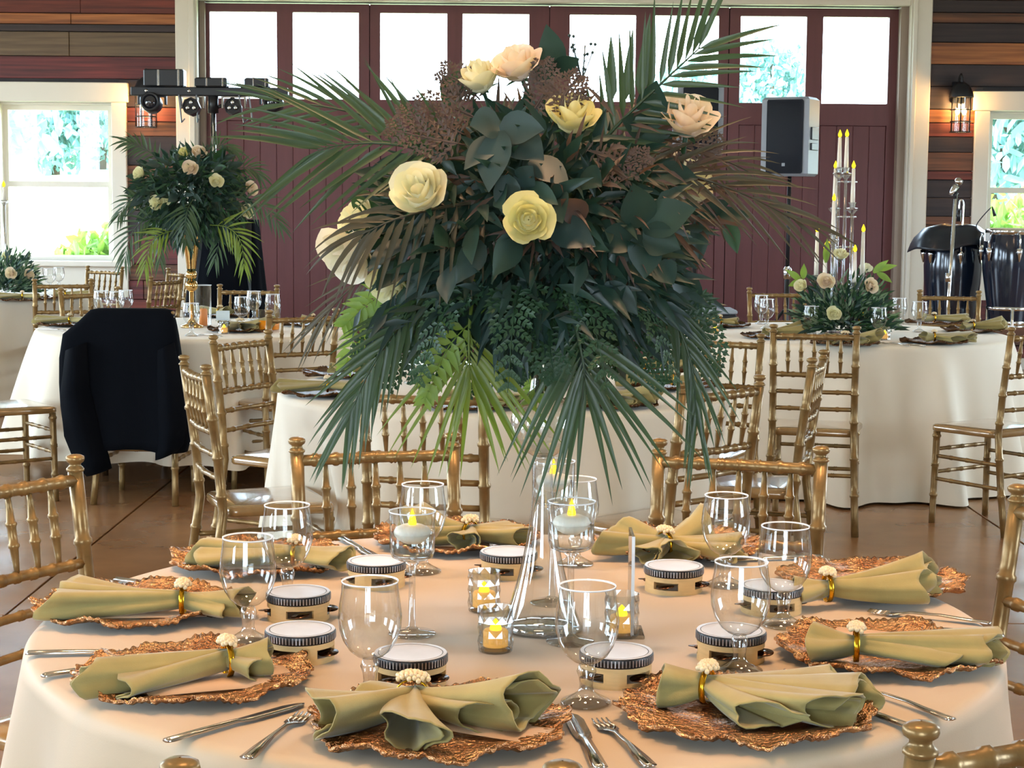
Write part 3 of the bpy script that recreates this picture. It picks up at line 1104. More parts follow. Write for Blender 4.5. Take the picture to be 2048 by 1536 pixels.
def make_tealight(label, loc, group='led tealights in votive cups'):
    t = thing('tealight', label, 'candle', loc, 0, group)
    mb = MB(); mb.lathe([(.0001, 0), (.0185, 0), (.019, .001), (.019, .023), (.017, .0255), (.0001, .0245)], 20)
    obj('wax', mb, WAXW, t)
    mb = MB(); mb.lathe([(.0085, .0245), (.009, .028), (.006, .036), (.001, .042)], 12)
    obj('flame', mb, FLAMEY, t)
    return finish(t)


VGLASS = thin_glass('cut_glass', (.95, .97, .98), 1.5, 0.03, .06)
# ------------------------------------------------------------------ main table: nine settings
def MTP(px, py, z=TZ):
    return P(px, py, z=z)


SET = [
    # charger px, ring px(on plate), main azimuth of ring, lobes, card (px, azimuth, len, wid), words
    ((880, 1462), (826, 1400), 262, [(218, .15, .05, .062, 1.15, .1), (266, .15, .046, .05, 1.2, .12), (318, .125, .04, .045, 1.0, .15), (338, .165, .05, .075, 1.5, .1), (165, .065, .04, .04, 1.2, .1), (25, .07, .035, .03, 1.1, 0)], ((1010, 1450), -25, .2, .12), 'nearest the camera'),
    ((1488, 1436), (1414, 1378), -25, [(-38, .19, .05, .05, 1.3, .1), (-14, .2, .05, .055, 1.4, .12), (-62, .13, .04, .035, 1.0, .2), (-2, .17, .04, .05, 1.2, .1), (170, .06, .045, .055, 1.2, 0)], ((1530, 1400), -35, .19, .12), 'at the front right beside the single fork'),
    ((1775, 1312), (1712, 1296), -8, [(-7, .19, .035, .05, 1.3, .08), (3, .2, .04, .055, 1.6, .15), (-16, .15, .03, .03, 1.1, .1), (172, .065, .045, .055, 1.5, .1)], ((1745, 1280), -20, .2, .12), 'at the right side by two forks'),
    ((1742, 1172), (1655, 1180), 8, [(10, .19, .05, .075, 1.3, .1), (-4, .17, .045, .055, 1.2, .1), (22, .2, .045, .05, 1.1, .1), (195, .06, .04, .045, 1.2, .1)], None, 'at the right rear with the tall folded cone'),
    ((1352, 1098), (1330, 1092), 30, [(172, .12, .035, .05, 1.1, .1), (128, .1, .04, .06, 1.0, .1), (48, .12, .045, .085, 1.1, .1), (8, .15, .05, .05, 1.2, .1), (235, .08, .035, .035, 1.2, 0), (283, .075, .04, .045, 1.1, .1), (-20, .13, .04, .04, 1.0, 0)], ((1290, 1105), 10, .16, .1), 'behind the tambourine right of the vase'),
    ((915, 1086), (940, 1070), -35, [(148, .13, .055, .075, 1.0, .1), (190, .12, .045, .045, 1.1, .1), (-14, .11, .04, .045, 1.3, .1), (262, .06, .035, .04, 1.3, 0), (30, .1, .035, .04, 1.0, 0)], ((880, 1105), 0, .16, .1), 'behind the floating candle left of the vase'),
    ((520, 1128), (590, 1112), -5, [(172, .17, .045, .055, 1.3, .1), (184, .16, .05, .04, 1.1, .1), (-22, .1, .04, .045, 1.3, .1), (20, .08, .03, .03, 1.0, 0)], ((480, 1145), 10, .16, .1), 'at the left rear behind two goblets'),
    ((272, 1222), (366, 1205), 4, [(186, .2, .045, .05, 1.1, .1), (174, .19, .042, .055, 1.1, .12), (2, .1, .045, .045, 1.2, .1), (-18, .08, .035, .03, 1.0, 0)], ((340, 1262), 8, .21, .11), 'at the left side by the gold chair'),
    ((388, 1362), (455, 1325), 25, [(206, .2, .035, .048, 1.5, .06), (216, .16, .04, .032, 1.1, .12), (196, .15, .03, .035, 1.0, 0), (18, .06, .042, .05, 1.3, .1), (-15, .05, .04, .035, 1.1, 0)], ((500, 1385), 22, .22, .12), 'at the front left beside the round knob'),
]
ringp = None
for i, (cp, rp, raz, lobes, card, words) in enumerate(SET):
    c = MTP(*cp)
    o = obj('charger', charger_mb(31 + i, .172), CHARG, loc=(c.x, c.y, TZ))
    o.rotation_euler = (0, 0, i * 1.3)
    tag(o, 'ruffled rose gold charger %s' % words, 'charger plate', 'gold chargers on the main table')
    lift = .0085
    if card:
        q = MTP(*card[0], z=TZ + .0085)
        dq = Vector((q.x - c.x, q.y - c.y, 0))
        if dq.length > .055:
            dq *= .055 / dq.length
        q = Vector((c.x + dq.x, c.y + dq.y, 0))
        mb = MB()
        L, W = card[2] * .95, card[3] * .9
        mb.grid([[(-L / 2 + L * a / 6, (-W / 2 if b == 0 else W / 2), .0006 * math.sin(a)) for a in range(7)] for b in (0, 1)])
        o = obj('menu_card', mb, CARD, loc=(q.x, q.y, TZ + .0125), solid=.0007)
        o.rotation_euler = (0, 0, R_(card[1]))
        tag(o, 'blush menu card on the charger %s' % words, 'menu card', 'menu cards on the main table')
    q = MTP(*rp, z=TZ + .03)
    o = obj('napkin', napkin_mb(lobes, 5 + i), SAGE, loc=(q.x, q.y, TZ), solid=.0018)
    tag(o, 'sage napkin in a pearl ring %s' % words, 'napkin', 'sage napkins on the main table')
    lab = 'gold napkin ring topped with pearls %s' % words
    loc = (q.x, q.y, TZ + .034)
    if ringp is None:
        ringp = make_ring(raz, lab, loc)
    else:
        dup(ringp, lab, loc, R_(raz))

GOBL = [((740, 1397), 'left of the front charger, nearest the camera on the left'), ((1172, 1408), 'between the two front chargers'), ((497, 1284), 'behind the front left napkin, left of two tambourines'),
        ((575, 1200), 'at the left rear, in front of the pale chair seat'), ((845, 1145), 'behind the left floating candle'), ((1150, 1130), 'just behind the right floating candle'),
        ((1449, 1172), 'in front of the chair back right of the vase'), ((1566, 1252), 'left of the right rear charger'), ((1478, 1345), 'over the tambourine at the front right')]
gobp = None
for (px, py), w in GOBL:
    q = MTP(px, py)
    lab = 'clear water goblet %s' % w
    if gobp is None:
        gobp = make_goblet(lab, q, 'goblets on the main table')
    else:
        dup(gobp, lab, q, 0, 'goblets on the main table')
TAMB = [((597, 1236), 10, 'left rear of the pair behind the front left charger'), ((601, 1316), 62, 'beside the copper rim of the front left charger'), ((821, 1366), 55, 'behind the napkin nearest the camera'),
        ((753, 1170), 20, 'seen through the rim of the front left goblet'), ((1017, 1150), 75, 'behind the crystal votives, cut by the glass vase'), ((1347, 1180), 68, 'in front of the star-folded napkin'),
        ((1461, 1318), 70, 'under the front right goblet'), ((1232, 1362), 40, 'behind the goblet between the two front chargers'), ((1542, 1222), 15, 'half hidden between the two right goblets')]
tamp = None
for (px, py), rz, w in TAMB:
    q = MTP(px, py)
    lab = 'small wooden tambourine %s' % w
    if tamp is None:
        tamp = make_tambourine(lab, q, R_(rz))
    else:
        dup(tamp, lab, q, R_(rz))
votp = teap = None
for (px, py), w in (((968, 1222), 'rear one of the lit pair left of the vase'), ((991, 1302), 'front one of the lit pair left of the vase'), ((1243, 1272), 'behind the front centre goblet')):
    q = MTP(px, py)
    l1, l2 = 'diamond-cut glass votive cup, %s' % w, 'amber led tealight, %s' % w
    if votp is None:
        votp = make_votive(l1, q)
        teap = make_tealight(l2, q + Vector((0, 0, .0082)))
    else:
        dup(votp, l1, q)
        dup(teap, l2, q + Vector((0, 0, .0082)))


def floater(px, py, h, w):
    q = MTP(px, py)
    t = thing('candle_holder', 'stemmed glass candle holder with water, %s' % w, 'candle holder', q, 0, 'stemmed floating candle holders')
    b = h - .078
    mb = MB(); mb.lathe([(.0, 0), (.036, 0), (.038, .0015), (.036, .003), (.012, .007), (.0055, .014), (.005, b - .03), (.006, b - .012), (.011, b - .004), (.0, b)], 28)
    obj('stem', mb, SGLASS, t)
    mb = MB(); mb.lathe([(.004, b - .003), (.022, b), (.032, b + .005), (.0355, b + .014), (.0362, h - .001)], 40)
    obj('bowl', mb, TGLASS, t)
    mb = MB(); mb.lathe([(.0355, h - .002), (.036, h), (.037, h), (.0371, h - .002), (.0355, h - .002)], 40)
    obj('rim', mb, RIMGLINT, t)
    mb = MB(); mb.lathe([(.0, b + .003), (.022, b + .004), (.031, b + .008), (.0345, b + .016), (.035, b + .042), (.0, b + .042)], 36)
    obj('water', mb, WATER, t)
    c = thing('floating_candle', 'white floating candle with led flame in the holder %s' % w, 'candle', q + Vector((0, 0, b + .026)), 0, 'floating candles on the main table')
    mb = MB(); mb.lathe([(.0001, 0), (.012, .0005), (.022, .006), (.0285, .014), (.029, .019), (.026, .025), (.016, .0295), (.0001, .03)], 28)
    obj('wax', mb, WAX, c)
    mb = MB(); mb.lathe([(.006, .029), (.0066, .033), (.0045, .042), (.002, .05), (.0002, .055)], 12)
    obj('flame', mb, FLAME, c)


floater(824, 1268, .197, 'left of the vase')
floater(1140, 1284, .222, 'right of the vase')
floater(1104, 1206, .245, 'tallest, behind the palm tips')

# tall vase
VB = MTP(1083, 1258)
VZ = .60
vt = thing('glass_vase', 'tall clear glass vase with a round bulb and flared foot', 'vase', VB)
zb = P(1076, 848, Y=VB.y).z - TZ          # bulb centre
mb = MB()
prof = [(.0, .004), (.06, .004), (.064, .001), (.0655, .004), (.062, .012)]
for k in range(1, 15):
    q = k / 14
    prof.append((.0145 + .047 * (1 - q) ** 2.1, .012 + (zb - .052 - .012) * q))
for k in range(1, 14):
    a = -PI / 2 + .28 + (PI - .56 - .3) * k / 13
    prof.append((.0525 * math.cos(a), zb + .052 * math.sin(a)))
prof += [(.022, zb + .056), (.021, zb + .075), (.0205, zb + .12), (.024, zb + .15)]
mb.lathe(prof, 48)
obj('vessel', mb, thin_glass('vase_glass', (.96, .98, .98), 1.55, 0, .14, .45), vt)
mb = MB(); mb.lathe([(.0, .004), (.062, .003), (.063, .0055), (.045, .012), (.02, .016), (.0, .017)], 40)
obj('foot', mb, SGLASS, vt)
mb = MB(); mb.lathe([(.0138, zb - .055), (.0138, zb - .048), (.0165, zb - .05), (.0165, zb - .055), (.0138, zb - .055)], 28)
obj('collar', mb, SGLASS, vt)

# acrylic sign holder
q0, q1 = MTP(1262, 1292), MTP(1261, 1268)
t = thing('acrylic_stand', 'clear acrylic sign stand seen edge-on right of the vase', 'sign stand', q1)
mb = MB(); mb.cbox(-.035, .02, -.035, .035, 0, .006, .001)
obj('base', mb, TGLASS, t, flat=True)
hh = P(1259, 1066, Y=q1.y).z - TZ
mb = MB(); mb.box(-.002, .0025, -.03, .05, .006, hh)
mb2 = MB(); mb2.box(-.0022, .0028, -.031, -.0295, .006, hh)
obj('panel', mb, TGLASS, t, flat=True)
obj('edge', mb2, RIMGLINT, t, flat=True)

# cutlery
CUT = [('knife', (330, 1490), (560, 1425), 'knife in front of the front left charger'), ('fork', (492, 1524), (628, 1418), 'fork left of the front charger, handle towards the camera'),
       ('knife', (50, 1313), (240, 1309), 'upper knife handle at the left edge of the table'), ('knife', (82, 1359), (230, 1336), 'lower knife handle going under the front left charger'),
       ('knife', (1200, 1545), (1152, 1450), 'knife right of the charger nearest the camera'), ('fork', (1300, 1540), (1204, 1450), 'fork left of the front right charger'),
       ('fork', (1905, 1446), (1664, 1364), 'fork behind the front right charger'), ('knife', (1830, 1464), (1640, 1395), 'knife beside the corner chair at the front right'),
       ('fork', (1982, 1252), (1752, 1228), 'upper fork by the right charger'), ('knife', (2010, 1278), (1850, 1262), 'knife below the upper fork at the right edge'),
       ('knife', (228, 1163), (360, 1180), 'knife behind the left charger'), ('knife', (683, 1080), (748, 1115), 'shiny knife at the rear edge between two chargers'), ('knife', (1646, 1118), (1575, 1120), 'knife behind the right rear charger')]
fm = km = None
for kind, a, b, lab in CUT:
    A, B = MTP(*a), MTP(*b)
    d = (B - A).normalized()
    L = .2 if kind == 'fork' else .232
    c = A + d * (L / 2)
    rz = math.atan2(-d.x, d.y)
    if kind == 'fork' and fm is None:
        fm = o = obj('fork', fork_mb(), SILVER)
        cat_ = 'fork'
    elif kind == 'knife' and km is None:
        km = o = obj('knife', knife_mb(), SILVER)
    else:
        o = (fm if kind == 'fork' else km).copy()
        COL.objects.link(o)
    o.location = (c.x, c.y, TZ)
    o.rotation_euler = (0, 0, rz)
    tag(o, 'steel ' + lab, kind, 'cutlery on the main table')
# ------------------------------------------------------------------ flowers and leaves
def blade(mb, p, d, up, L, w, droop, twist=0.0, nseg=6, tip=.02):
    """a narrow lance leaf folded along its midrib"""
    p = Vector(p)
    d = d.normalized()
    up = (up - d * up.dot(d))
    up = up.normalized() if up.length > 1e-6 else Vector((0, -1, 0))
    side = d.cross(up)
    rows = []
    pos = p.copy()
    for i in range(nseg + 1):
        t = i / nseg
        ww = w * (min(1, t / .16) if t < .16 else (1 - ((t - .16) / .84) ** 1.7)) * .5 + w * tip * .3
        ca = math.cos(twist * t)
        sa = math.sin(twist * t)
        s2 = side * ca + up * sa
        u2 = up * ca - side * sa
        rows.append([pos - s2 * ww + u2 * ww * .35, pos.copy(), pos + s2 * ww + u2 * ww * .35])
        d = (d + Vector((0, 0, -droop / nseg))).normalized()
        pos = pos + d * (L / nseg)
        side = d.cross(up).normalized()
        up = side.cross(d).normalized()
    mb.grid(rows)


def broadleaf(mb, p, d, up, L, w, droop=.5, fold=.2, nseg=7):
    p = Vector(p)
    d = d.normalized()
    up = (up - d * up.dot(d)).normalized()
    side = d.cross(up)
    rows = []
    pos = p.copy()
    for i in range(nseg + 1):
        t = i / nseg
        ww = w * .5 * (math.sin(PI * min(1, (t * .97 + .03) ** .82)) ** (.8 if t < .5 else 1.05)) + .0006
        rows.append([pos - side * ww + up * ww * fold, pos - side * ww * .5 + up * ww * fold * .3, pos.copy(), pos + side * ww * .5 + up * ww * fold * .3, pos + side * ww + up * ww * fold])
        d = (d + Vector((0, 0, -droop / nseg))).normalized()
        pos = pos + d * (L / nseg)
        side = d.cross(up).normalized()
        up = side.cross(d).normalized()
    mb.grid(rows)


def along(pts, t):
    n = len(pts) - 1
    i = min(n - 1, int(t * n))
    f = t * n - i
    # catmull-rom
    p0, p1, p2, p3 = pts[max(i - 1, 0)], pts[i], pts[i + 1], pts[min(i + 2, n)]
    return .5 * ((2 * p1) + (p2 - p0) * f + (2 * p0 - 5 * p1 + 4 * p2 - p3) * f * f + (3 * p1 - p0 - 3 * p2 + p3) * f ** 3)


def frond(root, pts, n, lens, ang, w, droop, m, rng, face=Vector((0, -1, .25)), sep=True, start=.12, sides=(1, 1), stem_r=.0035, name='palm_frond', lname='leaflet', yspread=.25):
    """rachis through pts; n leaflet pairs; lens/ang are (base, mid, tip); angles in degrees from the rachis"""
    pts = [Vector(p) for p in pts]
    cv = [along(pts, k / 14) for k in range(15)]
    mb = MB()
    mb.tube(cv, [stem_r * (1 - .75 * k / 14) for k in range(15)], 6)
    joined = mb
    leaves = []
    for k in range(n):
        t = start + (1 - start) * (k + .5) / n
        p = along(pts, t)
        tg = (along(pts, min(1, t + .03)) - along(pts, max(0, t - .03))).normalized()

        def tri(v):
            return v[0] + (v[1] - v[0]) * t * 2 if t < .5 else v[1] + (v[2] - v[1]) * (t * 2 - 1)
        f = (face + Vector((rng.uniform(-.15, .15), 0, rng.uniform(-.15, .15)))).normalized()
        sd = tg.cross(f).normalized()
        for s, on in zip((1, -1), sides):
            if not on:
                continue
            a = R_(tri(ang) + rng.uniform(-4, 4))
            L = tri(lens) * rng.uniform(.88, 1.1) * on
            d = tg * math.cos(a) + sd * s * math.sin(a) + f * rng.uniform(-yspread, yspread) * .6
            if sep:
                lb = MB()
                blade(lb, p, d, f, L, w * rng.uniform(.85, 1.12), droop * rng.uniform(.6, 1.3), rng.uniform(-.5, .5))
                leaves.append(lb)
            else:
                blade(joined, p, d, f, L, w, droop * rng.uniform(.6, 1.3), rng.uniform(-.4, .4), nseg=4)
    o = obj(name, joined, m, root)
    for lb in leaves:
        obj(lname, lb, m, o)
    return o


def fern_mb(mb, pts, n, L, w, rng, face=Vector((0, -1, .3))):
    """leatherleaf fern: triangular frond of pinnae, each pinna with small lobes"""
    pts = [Vector(p) for p in pts]
    mb.tube([along(pts, k / 8) for k in range(9)], [.0016 * (1 - .7 * k / 8) for k in range(9)], 5)
    for k in range(n):
        t = .12 + .88 * k / n
        p = along(pts, t)
        tg = (along(pts, min(1, t + .04)) - along(pts, max(0, t - .04))).normalized()
        f = (face + Vector((rng.uniform(-.3, .3), 0, rng.uniform(-.3, .3)))).normalized()
        sd = tg.cross(f).normalized()
        for s in (1, -1):
            d = (tg * .62 + sd * s * .8).normalized()
            l = L * (1 - t) ** .7 * rng.uniform(.85, 1.1) + .008
            q = 4
            for j in range(q):
                a = p + d * l * (j / q)
                e = d.cross(f)
                for s2 in (1, -1):
                    blade(mb, a, d * .75 + e * s2 * .65, f, l * .36 * (1 - .6 * j / q), w, .15, nseg=2)
            blade(mb, p + d * l * .6, d, f, l * .45, w, .2, nseg=2)


def rose_petals(R, rng, open_=1.0):
    out = []
    n = 15
    for k in range(n):
        f = k / (n - 1)
        r0 = R * (.1 + .72 * f ** .85)
        h = R * (1.55 - .45 * f) * (1.0 if open_ < 1 else .92)
        phi = k * 2.3999 + rng.uniform(-.2, .2)
        span = 1.35 - .35 * f
        curl = R * (.02 + .30 * f ** 2) * open_
        rows = []
        for i in range(6):
            v = i / 5
            row = []
            for j in range(7):
                u = -1 + 2 * j / 6
                a = phi + u * span * (.55 + .45 * math.sin(PI * min(1, v * .8 + .15)))
                rr = r0 * (.22 + .9 * math.sin(min(PI / 2, v * 1.9))) + curl * max(0, v - .55) / .45 + R * .015 * math.sin(5 * u + k)
                z = h * v * (1 - .16 * u * u * v) - R * .12 * f - curl * .35 * max(0, v - .75) / .25
                row.append((rr * math.cos(a), rr * math.sin(a), z))
            rows.append(row)
        mb = MB()
        mb.grid(rows)
        out.append(mb)
    return out


def rose(root, loc, axis, R, m, rng, split=True, open_=1.0, name='rose'):
    axis = Vector(axis).normalized()
    q = Vector((0, 0, 1)).rotation_difference(axis).to_matrix().to_4x4()
    M = Matrix.Translation(Vector(loc)) @ q @ Matrix.Translation((0, 0, -R * .75))
    base = MB()
    base.lathe([(.001, -R * .1), (R * .3, -R * .02), (R * .55, R * .18), (R * .5, R * .5), (R * .2, R * .8), (.001, R * .85)], 12, m=M)
    pet = rose_petals(R, rng, open_)
    if not split:
        for p in pet:
            base.add([M @ Vector(v) for v in p.v], p.f)
    o = obj(name, base, m, root)
    if split:
        for p in pet:
            p.v = [tuple(M @ Vector(v)) for v in p.v]
            obj('petal', p, m, o)
    mb = MB()
    for k in range(5):
        a = k * 1.2566
        blade(mb, M @ Vector((0, 0, -R * .05)), M.to_3x3() @ Vector((math.cos(a), math.sin(a), .25)), M.to_3x3() @ Vector((0, 0, 1)), R * .9, R * .3, .1, nseg=3)
    mb.tube([M @ Vector((0, 0, -R * .1)), M @ Vector((0, 0, -R * 1.6))], R * .09, 6)
    obj('calyx', mb, FERN, o)
    return o


rg = random.Random(42)
YB = VB.y
K = YB / F


def B(px, py, dy=0.0):
    """a point of the bouquet, measured on the photograph, relative to the neck of the vase"""
    p = P(px, py, Y=YB + dy)
    return Vector((p.x - VB.x, p.y - VB.y, p.z - TZ - VN))


VN = zb + .15
bq = thing('flower_arrangement', 'huge palm, fern and rose arrangement on the tall glass vase', 'bouquet', (VB.x, VB.y, TZ + VN))
# hidden mechanics: stems going into the neck
mb = MB()
for k in range(10):
    a = k * .628
    mb.tube([(.012 * math.cos(a), .012 * math.sin(a), -.10), (.02 * math.cos(a), .02 * math.sin(a), .05), (.1 * math.cos(a), .08 * math.sin(a), .2)], .003, 5)
obj('stems', mb, STEM, bq)
# dense dark heart of small leaves
cen = B(1068, 470)


def heart(n, cx, ax, ay, az, m, L, w, seed, name='leaf_mass', lo=.35, flt=None):
    g = random.Random(seed)
    mb = MB()
    for _ in range(n):
        u, v = g.uniform(0, 6.283), math.acos(g.uniform(-1, 1))
        q = g.uniform(lo, 1)
        o = Vector((math.sin(v) * math.cos(u), math.sin(v) * math.sin(u), math.cos(v)))
        p = cx + Vector((o.x * ax, o.y * ay, o.z * az)) * q
        d = (o + Vector((g.uniform(-.8, .8), g.uniform(-.8, .8), g.uniform(-.9, .6)))).normalized()
        blade(mb, p, d, Vector((g.uniform(-1, 1), -1, g.uniform(-.5, 1))), L * g.uniform(.6, 1.3), w * g.uniform(.7, 1.2), .4, nseg=3)
    return obj(name, mb, m, bq, kind='stuff')


heart(1900, cen, .235, .2, .175, LEAFD, .07, .02, 1)
heart(500, cen + Vector((.06, 0, .06)), .23, .2, .14, COPPER, .06, .008, 2, lo=.75)
heart(500, B(1060, 600), .27, .2, .09, LEAFB, .06, .014, 3, lo=.5)

# palm fronds
def fr(pl, **k):
    return frond(bq, [B(*p) for p in pl], rng=rg, **k)


fr([(985, 345, -.06), (870, 305, -.09), (770, 287, -.1), (690, 289, -.1), (636, 300, -.09)], n=15, lens=(.12, .2, .17), ang=(50, 38, 20), w=.0105, droop=.22, m=PALM, sides=(1, 1), face=Vector((0, -1, .35)))
fr([(1000, 400, -.08), (900, 412, -.12), (800, 435, -.14), (725, 468, -.14)], n=13, lens=(.16, .15, .12), ang=(80, 55, 18), w=.0095, droop=.8, m=PALMB, face=Vector((0, -1, .6)))
fr([(1165, 330, -.05), (1240, 245, -.07), (1330, 160, -.08), (1400, 95, -.08)], n=13, lens=(.1, .135, .14), ang=(52, 46, 22), w=.010, droop=.18, m=PALM, face=Vector((.1, -1, .2)))
fr([(1210, 350, -.06), (1350, 345, -.08), (1480, 385, -.08), (1590, 440, -.06)], n=11, lens=(.17, .16, .12), ang=(34, 24, 10), w=.008, droop=.35, m=PALMB, face=Vector((.2, -1, .5)))
fr([(1200, 330, .02), (1340, 300, .02), (1440, 318, .02), (1510, 350, .03)], n=9, lens=(.13, .12, .08), ang=(40, 30, 14), w=.006, droop=.4, m=PALMB)
fr([(950, 560, -.1), (940, 640, -.12), (938, 705, -.13), (940, 740, -.13)], n=8, lens=(.17, .21, .16), ang=(66, 48, 8), w=.0095, droop=.3, m=PALMY, start=.45)
fr([(1120, 560, -.12), (1150, 650, -.15), (1165, 720, -.16), (1170, 760, -.16)], n=9, lens=(.2, .235, .19), ang=(64, 46, 8), w=.0105, droop=.35, m=PALM, start=.35)
fr([(880, 570, -.05), (800, 650, -.08), (740, 740, -.09), (700, 830, -.09)], n=15, lens=(.13, .15, .13), ang=(38, 24, 10), w=.009, droop=.35, m=PALM)
fr([(1300, 560, -.02), (1355, 650, -.04), (1385, 740, -.05), (1392, 830, -.05)], n=14, lens=(.12, .14, .12), ang=(30, 18, 8), w=.0075, droop=.5, m=PALM)
fr([(930, 470, .02), (820, 500, .02), (720, 560, .03), (640, 640, .03)], n=10, lens=(.14, .13, .1), ang=(34, 22, 10), w=.0055, droop=.35, m=PALMB, sep=False)
fr([(900, 330, .05), (780, 250, .06), (660, 215, .06), (560, 205, .06)], n=10, lens=(.12, .14, .12), ang=(34, 24, 12), w=.007, droop=.2, m=PALM, sep=False)
# far side, seen from the sides only
fr([(1080, 420, .12), (1000, 330, .28), (930, 300, .4), (880, 320, .46)], n=9, lens=(.14, .15, .12), ang=(50, 40, 20), w=.009, droop=.4, m=PALM, sep=False, face=Vector((0, 1, .4)))
fr([(1100, 480, .12), (1180, 420, .3), (1250, 420, .42), (1290, 470, .46)], n=9, lens=(.14, .15, .12), ang=(50, 40, 20), w=.009, droop=.5, m=PALM, sep=False, face=Vector((0, 1, .4)))
# three upright blades at the top
for (a, b, w) in (((1222, 205), (1222, 68), .018), ((1252, 200), (1266, 55), .016), ((1280, 195), (1300, 25), .02), ((1296, 185), (1308, 30), .014)):
    mb = MB(); A_, B_ = B(*a), B(*b); d = B_ - A_
    blade(mb, A_, d, Vector((rg.uniform(-.4, .4), -1, 0)), d.length, w, .05)
    obj('leaf', mb, PALM, bq)
# broad leaves
for (a, b, w, m) in (((1000, 250, -.17), (945, 235, -.2), .05, LEAFB), ((1000, 262, -.18), (975, 370, -.22), .055, LEAFB), ((1000, 262, -.18), (1080, 240, -.2), .05, LEAFB), ((1010, 268, -.17), (1090, 300, -.2), .055, LEAFB), ((1010, 350, -.19), (1025, 440, -.21), .04, LEAFB),
                     ((1000, 275, -.17), (925, 320, -.2), .04, LEAFB), ((1060, 320, -.17), (1140, 350, -.2), .045, LEAFB),
                     ((1112, 145, -.03), (1098, 55, -.04), .042, LEAFD), ((1110, 150, -.03), (1060, 130, -.05), .04, LEAFD), ((1112, 150, -.03), (1150, 110, -.05), .035, LEAFD), ((1300, 245, -.06), (1310, 165, -.08), .05, LEAFD), ((1290, 260, -.06), (1250, 230, -.08), .04, LEAFD), ((1270, 270, -.05), (1340, 260, -.06), .035, LEAFD),
                     ((1280, 455, -.18), (1270, 370, -.2), .055, LEAFD), ((1285, 460, -.18), (1375, 400, -.2), .06, LEAFD), ((1285, 470, -.18), (1360, 480, -.2), .05, LEAFD), ((1285, 470, -.18), (1290, 550, -.2), .055, LEAFD), ((1275, 470, -.18), (1190, 480, -.2), .045, LEAFD), ((1310, 530, -.14), (1350, 560, -.15), .045, LEAFD),
                     ((1400, 432, -.03), (1450, 395, -.04), .028, LEAFD), ((1415, 435, -.03), (1500, 415, -.03), .026, LEAFD), ((1450, 440, -.03), (1478, 500, -.03), .028, FERN), ((1395, 440, -.03), (1400, 520, -.04), .03, LEAFD),
                     ((720, 380, 0), (745, 440, -.02), .045, FERN), ((760, 395, 0), (790, 330, -.02), .04, FERN), ((780, 420, -.02), (740, 430, -.03), .035, FERN), ((905, 195, 0), (890, 150, -.01), .03, LEAFD), ((890, 210, -.02), (930, 130, -.02), .035, FERN),
                     ((1165, 440, -.19), (1130, 390, -.22), .04, COPPER), ((1100, 455, -.19), (1190, 470, -.22), .05, LEAFB), ((1040, 380, -.18), (1060, 330, -.2), .04, LEAFB)):
    mb = MB(); A_, B_ = B(*a), B(*b); d = B_ - A_
    broadleaf(mb, A_, d, Vector((rg.uniform(-.5, .5), -1, rg.uniform(0, .6))), d.length * 1.08, w, .4, rg.uniform(.05, .35))
    obj('leaf', mb, m, bq)
# more broad leaves all round the heart (left, right and far side)
for k in range(46):
    u, v = rg.uniform(0, 6.283), rg.uniform(-.5, .9)
    o = Vector((math.cos(u) * math.sqrt(1 - v * v), math.sin(u) * math.sqrt(1 - v * v), v))
    p = cen + Vector((o.x * .23, o.y * .2, o.z * .17))
    mb = MB(); broadleaf(mb, p, o + Vector((rg.uniform(-.6, .6), rg.uniform(-.6, .6), rg.uniform(-.6, .2))), Vector((rg.uniform(-1, 1), -1, .6)), rg.uniform(.06, .09), rg.uniform(.03, .045), .5)
    obj('leaf', mb, rg.choice((LEAFB, LEAFD, LEAFD)), bq)
# ferns hanging round the lower half and the copper ones above
fl = [((900, 560), (790, 640), (715, 720), 0), ((960, 590), (880, 680), (830, 770), 0), ((1010, 600), (960, 690), (930, 790), 0), ((1060, 600), (1040, 690), (1020, 770), 0), ((1110, 600), (1100, 690), (1110, 760), 0), ((1180, 600), (1230, 670), (1260, 740), 0), ((1230, 580), (1310, 640), (1360, 720), 0),
      ((1260, 540), (1360, 590), (1410, 690), 0), ((870, 540), (760, 590), (690, 650), 1), ((830, 560), (735, 625), (690, 730), 1), ((980, 610), (900, 690), (850, 800), 1), ((1130, 620), (1150, 700), (1200, 790), 0), ((1080, 620), (1090, 720), (1060, 800), 1), ((1330, 600), (1400, 660), (1425, 750), 0), ((1210, 610), (1270, 700), (1330, 770), 0), ((940, 600), (820, 660), (770, 780), 0)]
for a, b, c, kd in fl:
    mb = MB(); dy = rg.uniform(-.16, .04)
    if kd:
        frond(bq, [B(*a, dy * .5), B(*b, dy), B(*c, dy * 1.2)], 10, (.034, .04, .022), (70, 62, 40), .013, .3, FERNL, rg, sep=False, stem_r=.0016, name='fern_frond', start=.3)
        continue
    fern_mb(mb, [B(*a, dy * .5), B(*b, dy), B(*c, dy * 1.2)], 13, .062, .0085, rg)
    obj('fern_frond', mb, FERN, bq)
for k in range(11):
    u = k / 11 * 6.283
    c0 = B(1065, 560)
    o = Vector((math.cos(u), math.sin(u), 0))
    mb = MB(); fern_mb(mb, [c0 + o * .12, c0 + o * .2 + Vector((0, 0, -.04)), c0 + o * .26 + Vector((0, 0, -.15))], 11, .06, .0085, rg, face=Vector((o.x, o.y, .5)))
    obj('fern_frond', mb, FERN, bq)
